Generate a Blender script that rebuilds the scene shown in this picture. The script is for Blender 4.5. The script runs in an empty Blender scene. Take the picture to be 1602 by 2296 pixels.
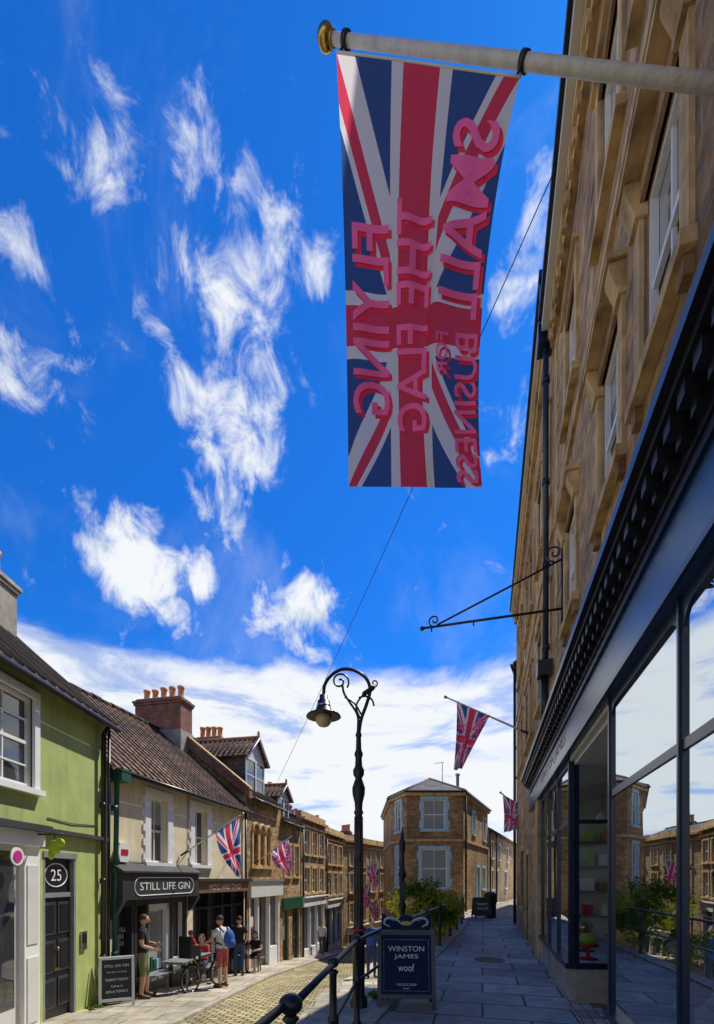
import bpy,bmesh,math,random
from mathutils import Vector,Matrix
random.seed(7)
sc=bpy.context.scene
sc.view_settings.view_transform='Standard'
sc.view_settings.look='None'
sc.view_settings.exposure=0
V=Vector
# ------------------------------------------------------------------ materials
def newmat(name):
    m=bpy.data.materials.new(name); m.use_nodes=True
    n=m.node_tree.nodes; l=m.node_tree.links
    p=n['Principled BSDF']
    return m,n,l,p
def mul(c,k): return (min(c[0]*k,1),min(c[1]*k,1),min(c[2]*k,1),1)
def pbr(name,col,rough=.6,metal=0,var=.15,scale=3,bump=.0,bscale=40,spec=.5,streak=0):
    m,n,l,p=newmat(name)
    p.inputs['Roughness'].default_value=rough
    p.inputs['Metallic'].default_value=metal
    p.inputs['Specular IOR Level'].default_value=spec
    tc=n.new('ShaderNodeTexCoord')
    no=n.new('ShaderNodeTexNoise'); no.inputs['Scale'].default_value=scale; no.inputs['Detail'].default_value=6
    no.inputs['Roughness'].default_value=.65
    l.new(tc.outputs['Object'],no.inputs['Vector'])
    r=n.new('ShaderNodeValToRGB')
    r.color_ramp.elements[0].position=.3; r.color_ramp.elements[1].position=.7
    r.color_ramp.elements[0].color=mul(col,1-var); r.color_ramp.elements[1].color=mul(col,1+var)
    l.new(no.outputs['Fac'],r.inputs['Fac']); res=r.outputs['Color']
    if streak>0:
        mp=n.new('ShaderNodeMapping'); mp.inputs['Scale'].default_value=(5,5,.5); l.new(tc.outputs['Object'],mp.inputs[0])
        n4=n.new('ShaderNodeTexNoise'); n4.inputs['Scale'].default_value=1; n4.inputs['Detail'].default_value=5; l.new(mp.outputs[0],n4.inputs['Vector'])
        mr=n.new('ShaderNodeMapRange'); mr.inputs['From Min'].default_value=.48; mr.inputs['From Max'].default_value=.72; mr.inputs['To Min'].default_value=1; mr.inputs['To Max'].default_value=1-streak
        l.new(n4.outputs['Fac'],mr.inputs['Value'])
        vm=n.new('ShaderNodeVectorMath'); vm.operation='SCALE'; l.new(res,vm.inputs[0]); l.new(mr.outputs[0],vm.inputs['Scale']); res=vm.outputs[0]
    l.new(res,p.inputs['Base Color'])
    if bump>0:
        b=n.new('ShaderNodeBump'); b.inputs['Strength'].default_value=bump; b.inputs['Distance'].default_value=.02
        n2=n.new('ShaderNodeTexNoise'); n2.inputs['Scale'].default_value=bscale; n2.inputs['Detail'].default_value=4
        l.new(tc.outputs['Object'],n2.inputs['Vector'])
        l.new(n2.outputs['Fac'],b.inputs['Height']); l.new(b.outputs['Normal'],p.inputs['Normal'])
    return m
def brick(name,c1,c2,mortar,bw,bh,ms=.012,bump=.6,warp=.03,rough=.85,off=.5,rot=0,var=.5,dirt=.35):
    m,n,l,p=newmat(name)
    p.inputs['Roughness'].default_value=rough
    tc=n.new('ShaderNodeTexCoord'); mp=n.new('ShaderNodeMapping')
    mp.inputs['Rotation'].default_value[2]=rot
    l.new(tc.outputs['UV'],mp.inputs['Vector'])
    wn=n.new('ShaderNodeTexNoise'); wn.inputs['Scale'].default_value=2.5; wn.inputs['Detail'].default_value=3
    l.new(mp.outputs['Vector'],wn.inputs['Vector'])
    sb=n.new('ShaderNodeVectorMath'); sb.operation='SUBTRACT'; sb.inputs[1].default_value=(.5,.5,.5)
    l.new(wn.outputs['Color'],sb.inputs[0])
    sc_=n.new('ShaderNodeVectorMath'); sc_.operation='SCALE'; sc_.inputs['Scale'].default_value=warp*3
    l.new(sb.outputs[0],sc_.inputs[0])
    ad=n.new('ShaderNodeVectorMath'); ad.operation='ADD'
    l.new(mp.outputs['Vector'],ad.inputs[0]); l.new(sc_.outputs[0],ad.inputs[1])
    br=n.new('ShaderNodeTexBrick')
    br.inputs['Scale'].default_value=1; br.inputs['Brick Width'].default_value=bw; br.inputs['Row Height'].default_value=bh
    br.inputs['Mortar Size'].default_value=ms; br.inputs['Mortar Smooth'].default_value=.3; br.inputs['Bias'].default_value=0
    br.offset=off
    br.inputs['Color1'].default_value=(*c1,1); br.inputs['Color2'].default_value=(*c2,1); br.inputs['Mortar'].default_value=(*mortar,1)
    l.new(ad.outputs[0],br.inputs['Vector'])
    no=n.new('ShaderNodeTexNoise'); no.inputs['Scale'].default_value=4; no.inputs['Detail'].default_value=8; no.inputs['Roughness'].default_value=.7
    l.new(tc.outputs['Object'],no.inputs['Vector'])
    mr=n.new('ShaderNodeMapRange'); mr.inputs['From Min'].default_value=.3; mr.inputs['From Max'].default_value=.7
    mr.inputs['To Min'].default_value=1-var; mr.inputs['To Max'].default_value=1+var*.7
    l.new(no.outputs['Fac'],mr.inputs['Value'])
    no3=n.new('ShaderNodeTexNoise'); no3.inputs['Scale'].default_value=.6; no3.inputs['Detail'].default_value=4
    l.new(tc.outputs['Object'],no3.inputs['Vector'])
    mr3=n.new('ShaderNodeMapRange'); mr3.inputs['From Min'].default_value=.35; mr3.inputs['From Max'].default_value=.65
    mr3.inputs['To Min'].default_value=1-dirt; mr3.inputs['To Max'].default_value=1.1
    l.new(no3.outputs['Fac'],mr3.inputs['Value'])
    mm=n.new('ShaderNodeMath'); mm.operation='MULTIPLY'
    l.new(mr.outputs[0],mm.inputs[0]); l.new(mr3.outputs[0],mm.inputs[1])
    vm=n.new('ShaderNodeVectorMath'); vm.operation='SCALE'
    l.new(br.outputs['Color'],vm.inputs[0]); l.new(mm.outputs[0],vm.inputs['Scale'])
    l.new(vm.outputs[0],p.inputs['Base Color'])
    b=n.new('ShaderNodeBump'); b.inputs['Strength'].default_value=bump; b.inputs['Distance'].default_value=.02
    hm=n.new('ShaderNodeMath'); hm.operation='SUBTRACT'
    l.new(no.outputs['Fac'],hm.inputs[0]); l.new(br.outputs['Fac'],hm.inputs[1])
    l.new(hm.outputs[0],b.inputs['Height']); l.new(b.outputs['Normal'],p.inputs['Normal'])
    return m
M={}
M['rubble']=brick('rubble_stone',(.72,.42,.16),(.34,.18,.07),(.46,.35,.23),.32,.12,.016,1.0,.035,var=.6,dirt=.45)
M['rubble2']=brick('rubble_stone_warm',(.76,.45,.16),(.42,.22,.08),(.48,.36,.22),.30,.12,.015,1.0,.03,dirt=.45)
M['rubble3']=brick('rubble_stone_pale',(.66,.48,.22),(.46,.30,.13),(.48,.38,.25),.36,.15,.014,.9,.03)
M['lowwall']=brick('retaining_stone',(.34,.28,.18),(.24,.19,.13),(.25,.21,.16),.36,.16,.016,.9,.04)
M['redbrick']=brick('red_brick',(.42,.14,.075),(.30,.09,.05),(.34,.27,.20),.22,.075,.01,.6,.006)
M['tile']=brick('clay_tiles',(.36,.18,.11),(.20,.10,.06),(.05,.03,.02),.20,.17,.022,1.0,.012,dirt=.5)
M['slate']=brick('slates',(.15,.13,.13),(.10,.09,.095),(.04,.04,.04),.28,.17,.01,.7,.01)
M['slab']=brick('paving_slabs',(.46,.41,.34),(.29,.26,.22),(.07,.065,.05),1.05,.62,.018,.5,.012,rough=.7,rot=math.radians(15),var=.4)
M['flags']=brick('flagstones',(.56,.50,.37),(.42,.37,.28),(.15,.13,.09),.85,.6,.016,.4,.015,rough=.85,var=.35)
M['cobble']=brick('cobbles',(.66,.55,.28),(.44,.36,.19),(.14,.125,.05),.21,.14,.026,1.0,.03,rough=.8,var=.5)
M['mosaic']=brick('mosaic_tiles',(.40,.10,.05),(.7,.65,.55),(.05,.05,.05),.12,.12,.008,.1,.0,off=0,var=.1,rough=.4)
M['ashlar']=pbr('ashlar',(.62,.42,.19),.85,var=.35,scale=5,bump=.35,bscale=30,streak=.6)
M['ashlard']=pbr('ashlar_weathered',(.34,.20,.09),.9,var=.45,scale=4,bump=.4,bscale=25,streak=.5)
M['green']=pbr('green_render',(.43,.51,.17),.9,var=.15,scale=2,bump=.3,bscale=60,streak=.18)
M['beige']=pbr('beige_render',(.82,.72,.48),.9,var=.12,scale=2,bump=.3,bscale=60,streak=.18)
M['white']=pbr('white_paint',(.84,.84,.82),.5,var=.05)
M['offwhite']=pbr('offwhite_paint',(.68,.67,.63),.6,var=.08)
M['blackp']=pbr('black_paint',(.014,.014,.017),.35,var=.3)
M['iron']=pbr('black_iron',(.016,.016,.018),.38,var=.5,scale=20,bump=.15,bscale=120)
M['rust']=pbr('worn_painted_iron',(.07,.045,.03),.6,var=.75,scale=9,bump=.4,bscale=60)
M['navy']=pbr('navy_paint',(.008,.018,.045),.28,var=.3,scale=6)
M['board']=pbr('navy_sign_board',(.008,.02,.07),.65,var=.15,scale=6,spec=.2)
M['navyb']=pbr('blue_fascia',(.012,.055,.15),.25,var=.25,scale=6)
M['darkgrey']=pbr('dark_grey_paint',(.05,.052,.055),.4,var=.2)
M['grey']=pbr('grey_paint',(.24,.25,.25),.5,var=.15)
M['lblue']=pbr('light_blue_paint',(.42,.62,.70),.6,var=.08)
M['pgreen']=pbr('pipe_green',(.012,.10,.07),.4,var=.2)
M['dgreen']=pbr('dark_green_paint',(.01,.09,.045),.4)
M['brown']=pbr('brown_wood',(.20,.11,.05),.6,var=.3,scale=12)
M['terr']=pbr('terracotta',(.66,.27,.10),.8,var=.25,scale=8)
M['cement']=pbr('cement_render',(.38,.34,.27),.9,var=.35,scale=3,bump=.4)
M['pole']=pbr('painted_pole',(.66,.62,.55),.45,var=.18,scale=14,bump=.2)
M['gold']=pbr('brass',(.55,.36,.10),.25,metal=1,var=.1)
M['redp']=pbr('red_paint',(.5,.02,.03),.4)
M['magenta']=pbr('magenta_paint',(.6,.03,.3),.5)
M['lime']=pbr('lime_paint',(.42,.6,.02),.5)
M['interior']=pbr('interior_wall',(.66,.62,.54),.8,var=.2)
M['intdark']=pbr('interior_dark',(.10,.09,.08),.8,var=.3)
M['lampg']=pbr('lamp_glass',(.66,.52,.24),.15,var=.1)
M['rubber']=pbr('rubber',(.015,.015,.015),.8)
M['steel']=pbr('steel',(.5,.5,.5),.3,metal=1)
M['skin']=pbr('skin',(.60,.34,.23),.55,var=.06,scale=10)
M['hairb']=pbr('brown_hair',(.06,.03,.015),.7,var=.4,scale=60)
M['tblack']=pbr('black_cloth',(.015,.015,.018),.9,bump=.2)
M['twhite']=pbr('white_cloth',(.7,.7,.68),.9,bump=.2)
M['tnavy']=pbr('navy_cloth',(.015,.02,.06),.9,bump=.2)
M['tred']=pbr('red_cloth',(.6,.03,.04),.9,bump=.2)
M['tolive']=pbr('olive_cloth',(.22,.23,.10),.9,bump=.2)
M['tpat']=pbr('patterned_red_cloth',(.45,.10,.10),.9,var=.8,scale=30)
M['tblue']=pbr('blue_cloth',(.03,.12,.42),.8,bump=.2)
M['jeans']=pbr('denim',(.04,.07,.14),.9,var=.3)
M['leather']=pbr('brown_leather',(.10,.05,.03),.5)
M['helmet']=pbr('pink_helmet',(.65,.04,.16),.3)
M['blind']=pbr('window_blind',(.55,.53,.46),.8)
def glassdark(name,col,rough=.03):
    m,n,l,p=newmat(name)
    p.inputs['Base Color'].default_value=(*col,1); p.inputs['Roughness'].default_value=rough
    p.inputs['Specular IOR Level'].default_value=1.0
    p.inputs['Coat Weight'].default_value=.6; p.inputs['Coat Roughness'].default_value=.02
    tc=n.new('ShaderNodeTexCoord'); no=n.new('ShaderNodeTexNoise'); no.inputs['Scale'].default_value=1.7; no.inputs['Detail'].default_value=1
    b=n.new('ShaderNodeBump'); b.inputs['Strength'].default_value=.06; b.inputs['Distance'].default_value=.1
    l.new(tc.outputs['Object'],no.inputs['Vector']); l.new(no.outputs['Fac'],b.inputs['Height'])
    l.new(b.outputs['Normal'],p.inputs['Normal']); l.new(b.outputs['Normal'],p.inputs['Coat Normal'])
    return m
M['glass']=glassdark('window_glass',(.035,.042,.05))
M['glassl']=glassdark('window_glass_blind',(.32,.34,.33))
def shopglass():
    m=bpy.data.materials.new('shop_glass'); m.use_nodes=True
    n=m.node_tree.nodes; l=m.node_tree.links; n.clear()
    o=n.new('ShaderNodeOutputMaterial'); mx=n.new('ShaderNodeMixShader'); t=n.new('ShaderNodeBsdfTransparent'); g=n.new('ShaderNodeBsdfGlossy')
    t.inputs['Color'].default_value=(.88,.93,.92,1); g.inputs['Roughness'].default_value=.0; g.inputs['Color'].default_value=(.80,.86,.9,1)
    fr=n.new('ShaderNodeFresnel'); fr.inputs['IOR'].default_value=1.6
    mr=n.new('ShaderNodeMapRange'); mr.inputs['From Min'].default_value=0; mr.inputs['From Max'].default_value=.6
    mr.inputs['To Min'].default_value=.18; mr.inputs['To Max'].default_value=.85
    l.new(fr.outputs[0],mr.inputs['Value']); l.new(mr.outputs[0],mx.inputs[0]); l.new(t.outputs[0],mx.inputs[1]); l.new(g.outputs[0],mx.inputs[2])
    tc=n.new('ShaderNodeTexCoord'); no=n.new('ShaderNodeTexNoise'); no.inputs['Scale'].default_value=.9; no.inputs['Detail'].default_value=1
    b=n.new('ShaderNodeBump'); b.inputs['Strength'].default_value=.04; b.inputs['Distance'].default_value=.1
    l.new(tc.outputs['Object'],no.inputs['Vector']); l.new(no.outputs['Fac'],b.inputs['Height']); l.new(b.outputs['Normal'],g.inputs['Normal'])
    l.new(mx.outputs[0],o.inputs[0]); return m
M['shopglass']=shopglass()
def cloth(name,colfn,fac=.55):
    m=bpy.data.materials.new(name); m.use_nodes=True
    n=m.node_tree.nodes; l=m.node_tree.links; n.clear()
    o=n.new('ShaderNodeOutputMaterial'); mx=n.new('ShaderNodeMixShader'); d=n.new('ShaderNodeBsdfDiffuse'); t=n.new('ShaderNodeBsdfTranslucent')
    mx.inputs[0].default_value=fac
    c=colfn(n,l)
    tc=n.new('ShaderNodeTexCoord'); no=n.new('ShaderNodeTexNoise'); no.inputs['Scale'].default_value=6; no.inputs['Detail'].default_value=5; l.new(tc.outputs['Object'],no.inputs['Vector'])
    b=n.new('ShaderNodeBump'); b.inputs['Strength'].default_value=.35; b.inputs['Distance'].default_value=.03; l.new(no.outputs['Fac'],b.inputs['Height'])
    l.new(b.outputs['Normal'],d.inputs['Normal']); l.new(b.outputs['Normal'],t.inputs['Normal'])
    l.new(c,d.inputs['Color']); l.new(c,t.inputs['Color'])
    l.new(d.outputs[0],mx.inputs[1]); l.new(t.outputs[0],mx.inputs[2]); l.new(mx.outputs[0],o.inputs[0]); return m
def unionjack(n,l):
    def num(x,sock):
        if isinstance(x,(int,float)): sock.default_value=x
        else: l.new(x,sock)
    def ma(op,a,b=0,c=None):
        q=n.new('ShaderNodeMath'); q.operation=op; num(a,q.inputs[0]); num(b,q.inputs[1])
        if c is not None: num(c,q.inputs[2])
        return q.outputs[0]
    tc=n.new('ShaderNodeTexCoord'); sp=n.new('ShaderNodeSeparateXYZ'); l.new(tc.outputs['UV'],sp.inputs[0])
    Y=ma('MULTIPLY',ma('SUBTRACT',sp.outputs[0],.5),30); X=ma('MULTIPLY',ma('SUBTRACT',sp.outputs[1],.5),60)
    s=ma('SIGN',X); aX=ma('ABSOLUTE',X); aY=ma('ABSOLUTE',Y); hx=ma('MULTIPLY',X,.5)
    d1=ma('MULTIPLY',ma('SUBTRACT',Y,hx),.894); d2=ma('MULTIPLY',ma('ADD',Y,hx),.894)
    wd=ma('LESS_THAN',ma('MINIMUM',ma('ABSOLUTE',d1),ma('ABSOLUTE',d2)),3)
    def red(d):
        q=ma('MULTIPLY',s,d); return ma('MULTIPLY',ma('GREATER_THAN',q,0),ma('LESS_THAN',q,2))
    rd=ma('MAXIMUM',red(d1),red(d2))
    mn=ma('MINIMUM',aX,aY)
    wc=ma('LESS_THAN',mn,5); rc=ma('LESS_THAN',mn,3)
    def mix(f,a,b):
        q=n.new('ShaderNodeMix'); q.data_type='RGBA'; l.new(f,q.inputs[0])
        for x,i in ((a,6),(b,7)):
            if isinstance(x,tuple): q.inputs[i].default_value=(*x,1)
            else: l.new(x,q.inputs[i])
        return q.outputs[2]
    W=(.88,.82,.84); R=(.84,.075,.14)
    c=mix(wd,(.06,.12,.33),W); c=mix(rd,c,R); c=mix(wc,c,W); c=mix(rc,c,R)
    return c
M['uj']=cloth('union_flag_cloth',unionjack)
def solid(c):
    def f(n,l):
        r=n.new('ShaderNodeRGB'); r.outputs[0].default_value=(*c,1); return r.outputs[0]
    return f
M['fpink']=cloth('flag_print_pink',solid((1.0,.17,.46)),.0); M['fpinkd']=cloth('flag_print_dark',solid((.88,.05,.12)),.0)
M['leaf']=cloth('leaves',solid((.10,.20,.02))); M['leafy']=cloth('leaves_yellow',solid((.36,.38,.04)))
# ------------------------------------------------------------------ builders
def fr(p,d,n):
    d=V((d[0],d[1],0)).normalized(); n=V((n[0],n[1],0)).normalized()
    return Matrix(((d.x,n.x,0,p[0]),(d.y,n.y,0,p[1]),(0,0,1,p[2] if len(p)>2 else 0),(0,0,0,1)))
class B:
    def __init__(s,Mx=None):
        s.bm=bmesh.new(); s.uv=s.bm.loops.layers.uv.new('UVMap'); s.mats=[]; s.M=Mx or Matrix()
    def mi(s,m):
        m=M[m] if isinstance(m,str) else m
        if m not in s.mats: s.mats.append(m)
        return s.mats.index(m)
    def v(s,p): return s.bm.verts.new(s.M@V(p))
    def f(s,vs,mat,sm=False,loc=None,uvs=None):
        try: f=s.bm.faces.new(vs)
        except ValueError: return None
        f.material_index=s.mi(mat); f.smooth=sm
        if uvs:
            for lp,u in zip(f.loops,uvs): lp[s.uv].uv=u
        elif loc:
            a=V(loc[0]);n=V((0,0,0))
            for i in range(1,len(loc)-1): n+=(V(loc[i])-a).cross(V(loc[i+1])-a)
            n=V((abs(n.x),abs(n.y),abs(n.z))); t=n.length or 1
            for lp,q in zip(f.loops,loc):
                if n.z/t>.92: lp[s.uv].uv=(q[0],q[1])
                elif n.y>=n.x: lp[s.uv].uv=(q[0],q[2]*(1.4 if n.z/t>.4 else 1))
                else: lp[s.uv].uv=(q[1],q[2]*(1.4 if n.z/t>.4 else 1))
        return f
    def poly(s,pts,mat,sm=False,uvs=None): return s.f([s.v(p) for p in pts],mat,sm,pts,uvs)
    def box(s,a0,a1,b0,b1,c0,c1,mat):
        P=[(a0,b0,c0),(a1,b0,c0),(a1,b1,c0),(a0,b1,c0),(a0,b0,c1),(a1,b0,c1),(a1,b1,c1),(a0,b1,c1)]
        for q in ((0,3,2,1),(4,5,6,7),(0,1,5,4),(1,2,6,5),(2,3,7,6),(3,0,4,7)):
            s.poly([P[i] for i in q],mat)
    def prism(s,pts2,b0,b1,mat,axis='y'):
        def P(a,c,b): return (a,b,c) if axis=='y' else ((b,a,c) if axis=='x' else (a,c,b))
        s.poly([P(a,c,b0) for a,c in pts2],mat); s.poly([P(a,c,b1) for a,c in reversed(pts2)],mat)
        n=len(pts2)
        for i in range(n):
            a,c=pts2[i]; a2,c2=pts2[(i+1)%n]
            s.poly([P(a,c,b0),P(a2,c2,b0),P(a2,c2,b1),P(a,c,b1)],mat)
    def tube(s,path,r,mat,seg=8,caps=True,closed=False,sx=1):
        path=[V(p) for p in path]; n=len(path)
        rs=r if isinstance(r,(list,tuple)) else [r]*n
        rings=[]; up=None
        for i,p in enumerate(path):
            if closed: t=path[(i+1)%n]-path[i-1]
            else: t=path[min(i+1,n-1)]-path[max(i-1,0)]
            if t.length<1e-9: t=V((0,0,1))
            t.normalize()
            if up is None:
                up=V((0,0,1)) if abs(t.z)<.9 else V((1,0,0))
            x=t.cross(up)
            if x.length<1e-4: x=t.orthogonal()
            x.normalize(); y=x.cross(t).normalized(); up=y
            rings.append([s.v(p+x*math.cos(2*math.pi*k/seg)*rs[i]*sx+y*math.sin(2*math.pi*k/seg)*rs[i]) for k in range(seg)])
        for i in range(n if closed else n-1):
            a=rings[i]; b=rings[(i+1)%n]
            for k in range(seg): s.f([a[k],a[(k+1)%seg],b[(k+1)%seg],b[k]],mat,True)
        if caps and not closed:
            s.f(rings[0][::-1],mat); s.f(rings[-1],mat)
    def lathe(s,c,prof,mat,seg=20):
        c=V(c); rings=[]
        for r,z in prof:
            rings.append([s.v(c+V((math.cos(2*math.pi*k/seg)*max(r,.0005),math.sin(2*math.pi*k/seg)*max(r,.0005),z))) for k in range(seg)])
        for a,b in zip(rings,rings[1:]):
            for k in range(seg): s.f([a[k],a[(k+1)%seg],b[(k+1)%seg],b[k]],mat,True)
    def ell(s,c,rad,mat,seg=14,rg=9,R=None,zmin=-1):
        c=V(c); rings=[]
        for i in range(rg+1):
            th=-math.pi/2+math.pi*i/rg
            if math.sin(th)<zmin: continue
            ring=[]
            for k in range(seg):
                q=V((math.cos(th)*math.cos(2*math.pi*k/seg)*rad[0],math.cos(th)*math.sin(2*math.pi*k/seg)*rad[1],math.sin(th)*rad[2]))
                if i in (0,rg): q=q+V((math.cos(2*math.pi*k/seg)*1e-4,math.sin(2*math.pi*k/seg)*1e-4,0))
                if R: q=R@q
                ring.append(s.v(c+q))
            rings.append(ring)
        for a,b in zip(rings,rings[1:]):
            for k in range(seg): s.f([a[k],a[(k+1)%seg],b[(k+1)%seg],b[k]],mat,True)
    def finish(s,name,parent=None,recalc=True):
        if recalc: bmesh.ops.recalc_face_normals(s.bm,faces=s.bm.faces[:])
        me=bpy.data.meshes.new(name); s.bm.to_mesh(me); s.bm.free()
        for m in s.mats: me.materials.append(m)
        o=bpy.data.objects.new(name,me); sc.collection.objects.link(o)
        if parent: o.parent=parent
        return o
def empty(name):
    e=bpy.data.objects.new(name,None); sc.collection.objects.link(e); e.empty_display_size=.2; return e
class G:
    def __init__(s,name,Mx=None): s.e=empty(name); s.M=Mx or Matrix(); s.p={}
    def __getitem__(s,k):
        if k not in s.p: s.p[k]=B(s.M)
        return s.p[k]
    def done(s):
        for k,b in s.p.items(): b.finish(k,s.e)
        return s.e
def textmesh(body,bold=0):
    cu=bpy.data.curves.new('t','FONT'); cu.body=body; cu.resolution_u=4; cu.offset=bold
    o=bpy.data.objects.new('t',cu); sc.collection.objects.link(o)
    bpy.context.view_layer.update()
    dg=bpy.context.evaluated_depsgraph_get()
    me=bpy.data.meshes.new_from_object(o.evaluated_get(dg))
    bpy.data.objects.remove(o); return me
def text(body,loc,right,up,w,h,mat,parent,name='lettering',bold=0):
    me=textmesh(body,bold)
    xs=[v.co.x for v in me.vertices]; ys=[v.co.y for v in me.vertices]
    cx=(min(xs)+max(xs))/2; cy=(min(ys)+max(ys))/2; W=max(xs)-min(xs); H=max(ys)-min(ys)
    kx=w/W; ky=(h/H) if h else kx
    R=V(right).normalized(); U=V(up).normalized(); L=V(loc)
    for v in me.vertices: v.co=L+R*(v.co.x-cx)*kx+U*(v.co.y-cy)*ky
    me.materials.append(M[mat]); o=bpy.data.objects.new(name,me); sc.collection.objects.link(o); o.parent=parent; return o
# walls with openings
def wall(b,s0,s1,z0,z1,ops,mat,o=0,depth=.15,reveal=None):
    S=sorted({s0,s1,*[q[0] for q in ops],*[q[1] for q in ops]}); Z=sorted({z0,z1,*[q[2] for q in ops],*[q[3] for q in ops]})
    S=[x for x in S if s0<=x<=s1]; Z=[x for x in Z if z0<=x<=z1]
    for i in range(len(S)-1):
        for j in range(len(Z)-1):
            cx=(S[i]+S[i+1])/2; cz=(Z[j]+Z[j+1])/2
            if any(q[0]<cx<q[1] and q[2]<cz<q[3] for q in ops): continue
            b.poly([(S[i],o,Z[j]),(S[i+1],o,Z[j]),(S[i+1],o,Z[j+1]),(S[i],o,Z[j+1])],mat)
    rv=reveal or mat
    for a0,a1,c0,c1 in [q[:4] for q in ops]:
        d=o-depth
        b.poly([(a0,o,c0),(a0,d,c0),(a0,d,c1),(a0,o,c1)],rv); b.poly([(a1,o,c0),(a1,d,c0),(a1,d,c1),(a1,o,c1)],rv)
        b.poly([(a0,o,c0),(a1,o,c0),(a1,d,c0),(a0,d,c0)],rv); b.poly([(a0,o,c1),(a1,o,c1),(a1,d,c1),(a0,d,c1)],rv)
def sash(g,a0,a1,c0,c1,o=0,depth=.13,fm='white',fw=.05,nv=1,nh=1,glass='glass'):
    w=g['windows']; d=o-depth+.001
    w.poly([(a0,d,c0),(a1,d,c0),(a1,d,c1),(a0,d,c1)],glass)
    e=.004
    if glass=='glass' and random.random()<.45:
        z=c1-(c1-c0)*random.choice((.25,.4,.5)); w.poly([(a0+fw,d+.002,z),(a1-fw,d+.002,z),(a1-fw,d+.002,c1-fw),(a0+fw,d+.002,c1-fw)],'glassl')
    w.box(a0,a0+fw,d+e,d+.05,c0,c1,fm); w.box(a1-fw,a1,d+e,d+.05,c0,c1,fm)
    w.box(a0+fw,a1-fw,d+e,d+.05,c0,c0+fw,fm); w.box(a0+fw,a1-fw,d+e,d+.05,c1-fw,c1,fm)
    for i in range(nv):
        x=a0+(a1-a0)*(i+1)/(nv+1); w.box(x-.012,x+.012,d+e,d+.03,c0+fw,c1-fw,fm)
    for i in range(nh):
        z=c0+(c1-c0)*(i+1)/(nh+1); k=.025 if (nh%2==1 and i==nh//2) else .012
        w.box(a0+fw,a1-fw,d+e+.001,d+.04,z-k,z+k,fm)
def surround(g,a0,a1,c0,c1,mat,t=.15,pr=.04,o=0,sill=True,head=None):
    w=g['window_surrounds']; h=head or t
    w.box(a0-t,a0,o-.02,o+pr,c0,c1,mat); w.box(a1,a1+t,o-.02,o+pr,c0,c1,mat)
    w.box(a0-t,a1+t,o-.02,o+pr+.003,c1,c1+h,mat)
    if sill: w.box(a0-t-.04,a1+t+.04,o-.02,o+pr+.06,c0-.09,c0,mat)
def shell(g,s0,s1,z0,z1,depth,mat):
    b=g['walls']
    for s in (s0,s1): b.poly([(s,0,z0),(s,-depth,z0),(s,-depth,z1),(s,0,z1)],mat)
    b.poly([(s0,-depth,z0),(s1,-depth,z0),(s1,-depth,z1),(s0,-depth,z1)],mat)
def gable(g,s0,s1,ze,zr,depth,mat,wm,over=.2,side=.08,th=.07):
    r=g['roof']; k=(zr-ze)/(depth/2); om=-depth/2
    a=(s0-side); c=(s1+side)
    r.prism([(over,ze-over*k+.02),(om,zr+.02),(om,zr+.02+th),(over,ze-over*k+.02+th)],a,c,mat,'x')
    r.prism([(-depth-over,ze-over*k+.02),(om,zr+.02),(om,zr+.02+th),(-depth-over,ze-over*k+.02+th)],a,c,mat,'x')
    for s in (s0,s1): g['walls'].poly([(s,0,ze),(s,-depth,ze),(s,om,zr)],wm)
    n=int((s1-s0)/.35)
    for i in range(n):
        x=s0+(s1-s0)*(i+.5)/n; dz=random.uniform(-.012,.012)
        r.tube([(x-(s1-s0)/n*.48,om,zr+th+.01+dz),(x+(s1-s0)/n*.48,om,zr+th+.01+dz)],.09,mat,8)
    if mat=='tile':
        nt=int((s1-s0)/.24)
        for i in range(nt+1):
            x=s0+(s1-s0)*i/nt; L_=[]
            for j in range(9):
                t=j/8; o=over+(om-over)*t; L_.append((x,o,ze-over*k+.02+th+(zr-ze+over*k)*t+.006+random.uniform(-.006,.006)))
            r.tube(L_,.028,mat,5)
    gt=g['gutter']; gt.tube([(s0,over+.05,ze-over*k-.0),(s1,over+.05,ze-over*k-.0)],.055,'blackp',8)
def chimney(g,s,o,z0,z1,ws,wo,mat,pots,axis='o',lower=None):
    c=g['chimney']
    if lower:
        zm=z0+(z1-z0)*.55; c.box(s-ws/2-.02,s+ws/2+.02,o-wo/2-.02,o+wo/2+.02,z0,zm,lower)
        c.box(s-ws/2,s+ws/2,o-wo/2,o+wo/2,zm,z1,mat)
    else: c.box(s-ws/2,s+ws/2,o-wo/2,o+wo/2,z0,z1,mat)
    for k,(e,h) in enumerate(((.04,-.2),(.07,-.12))): c.box(s-ws/2-e,s+ws/2+e,o-wo/2-e,o+wo/2+e,z1+h,z1+h+.075,mat)
    c.box(s-ws/2+.02,s+ws/2-.02,o-wo/2+.02,o+wo/2-.02,z1,z1+.04,'cement')
    for i in range(pots):
        t=(i+.5)/pots-.5; p=(s,o+t*wo*.95,z1+.04) if axis=='o' else (s+t*ws*.95,o,z1+.04); q=random.uniform(.9,1.12)
        c.lathe(p,[(.12,0),(.12,.05),(.10,.08),(.095,.33*q),(.12,.35*q),(.12,.42*q),(.08,.42*q),(.08,.2)],'terr',12)
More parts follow.
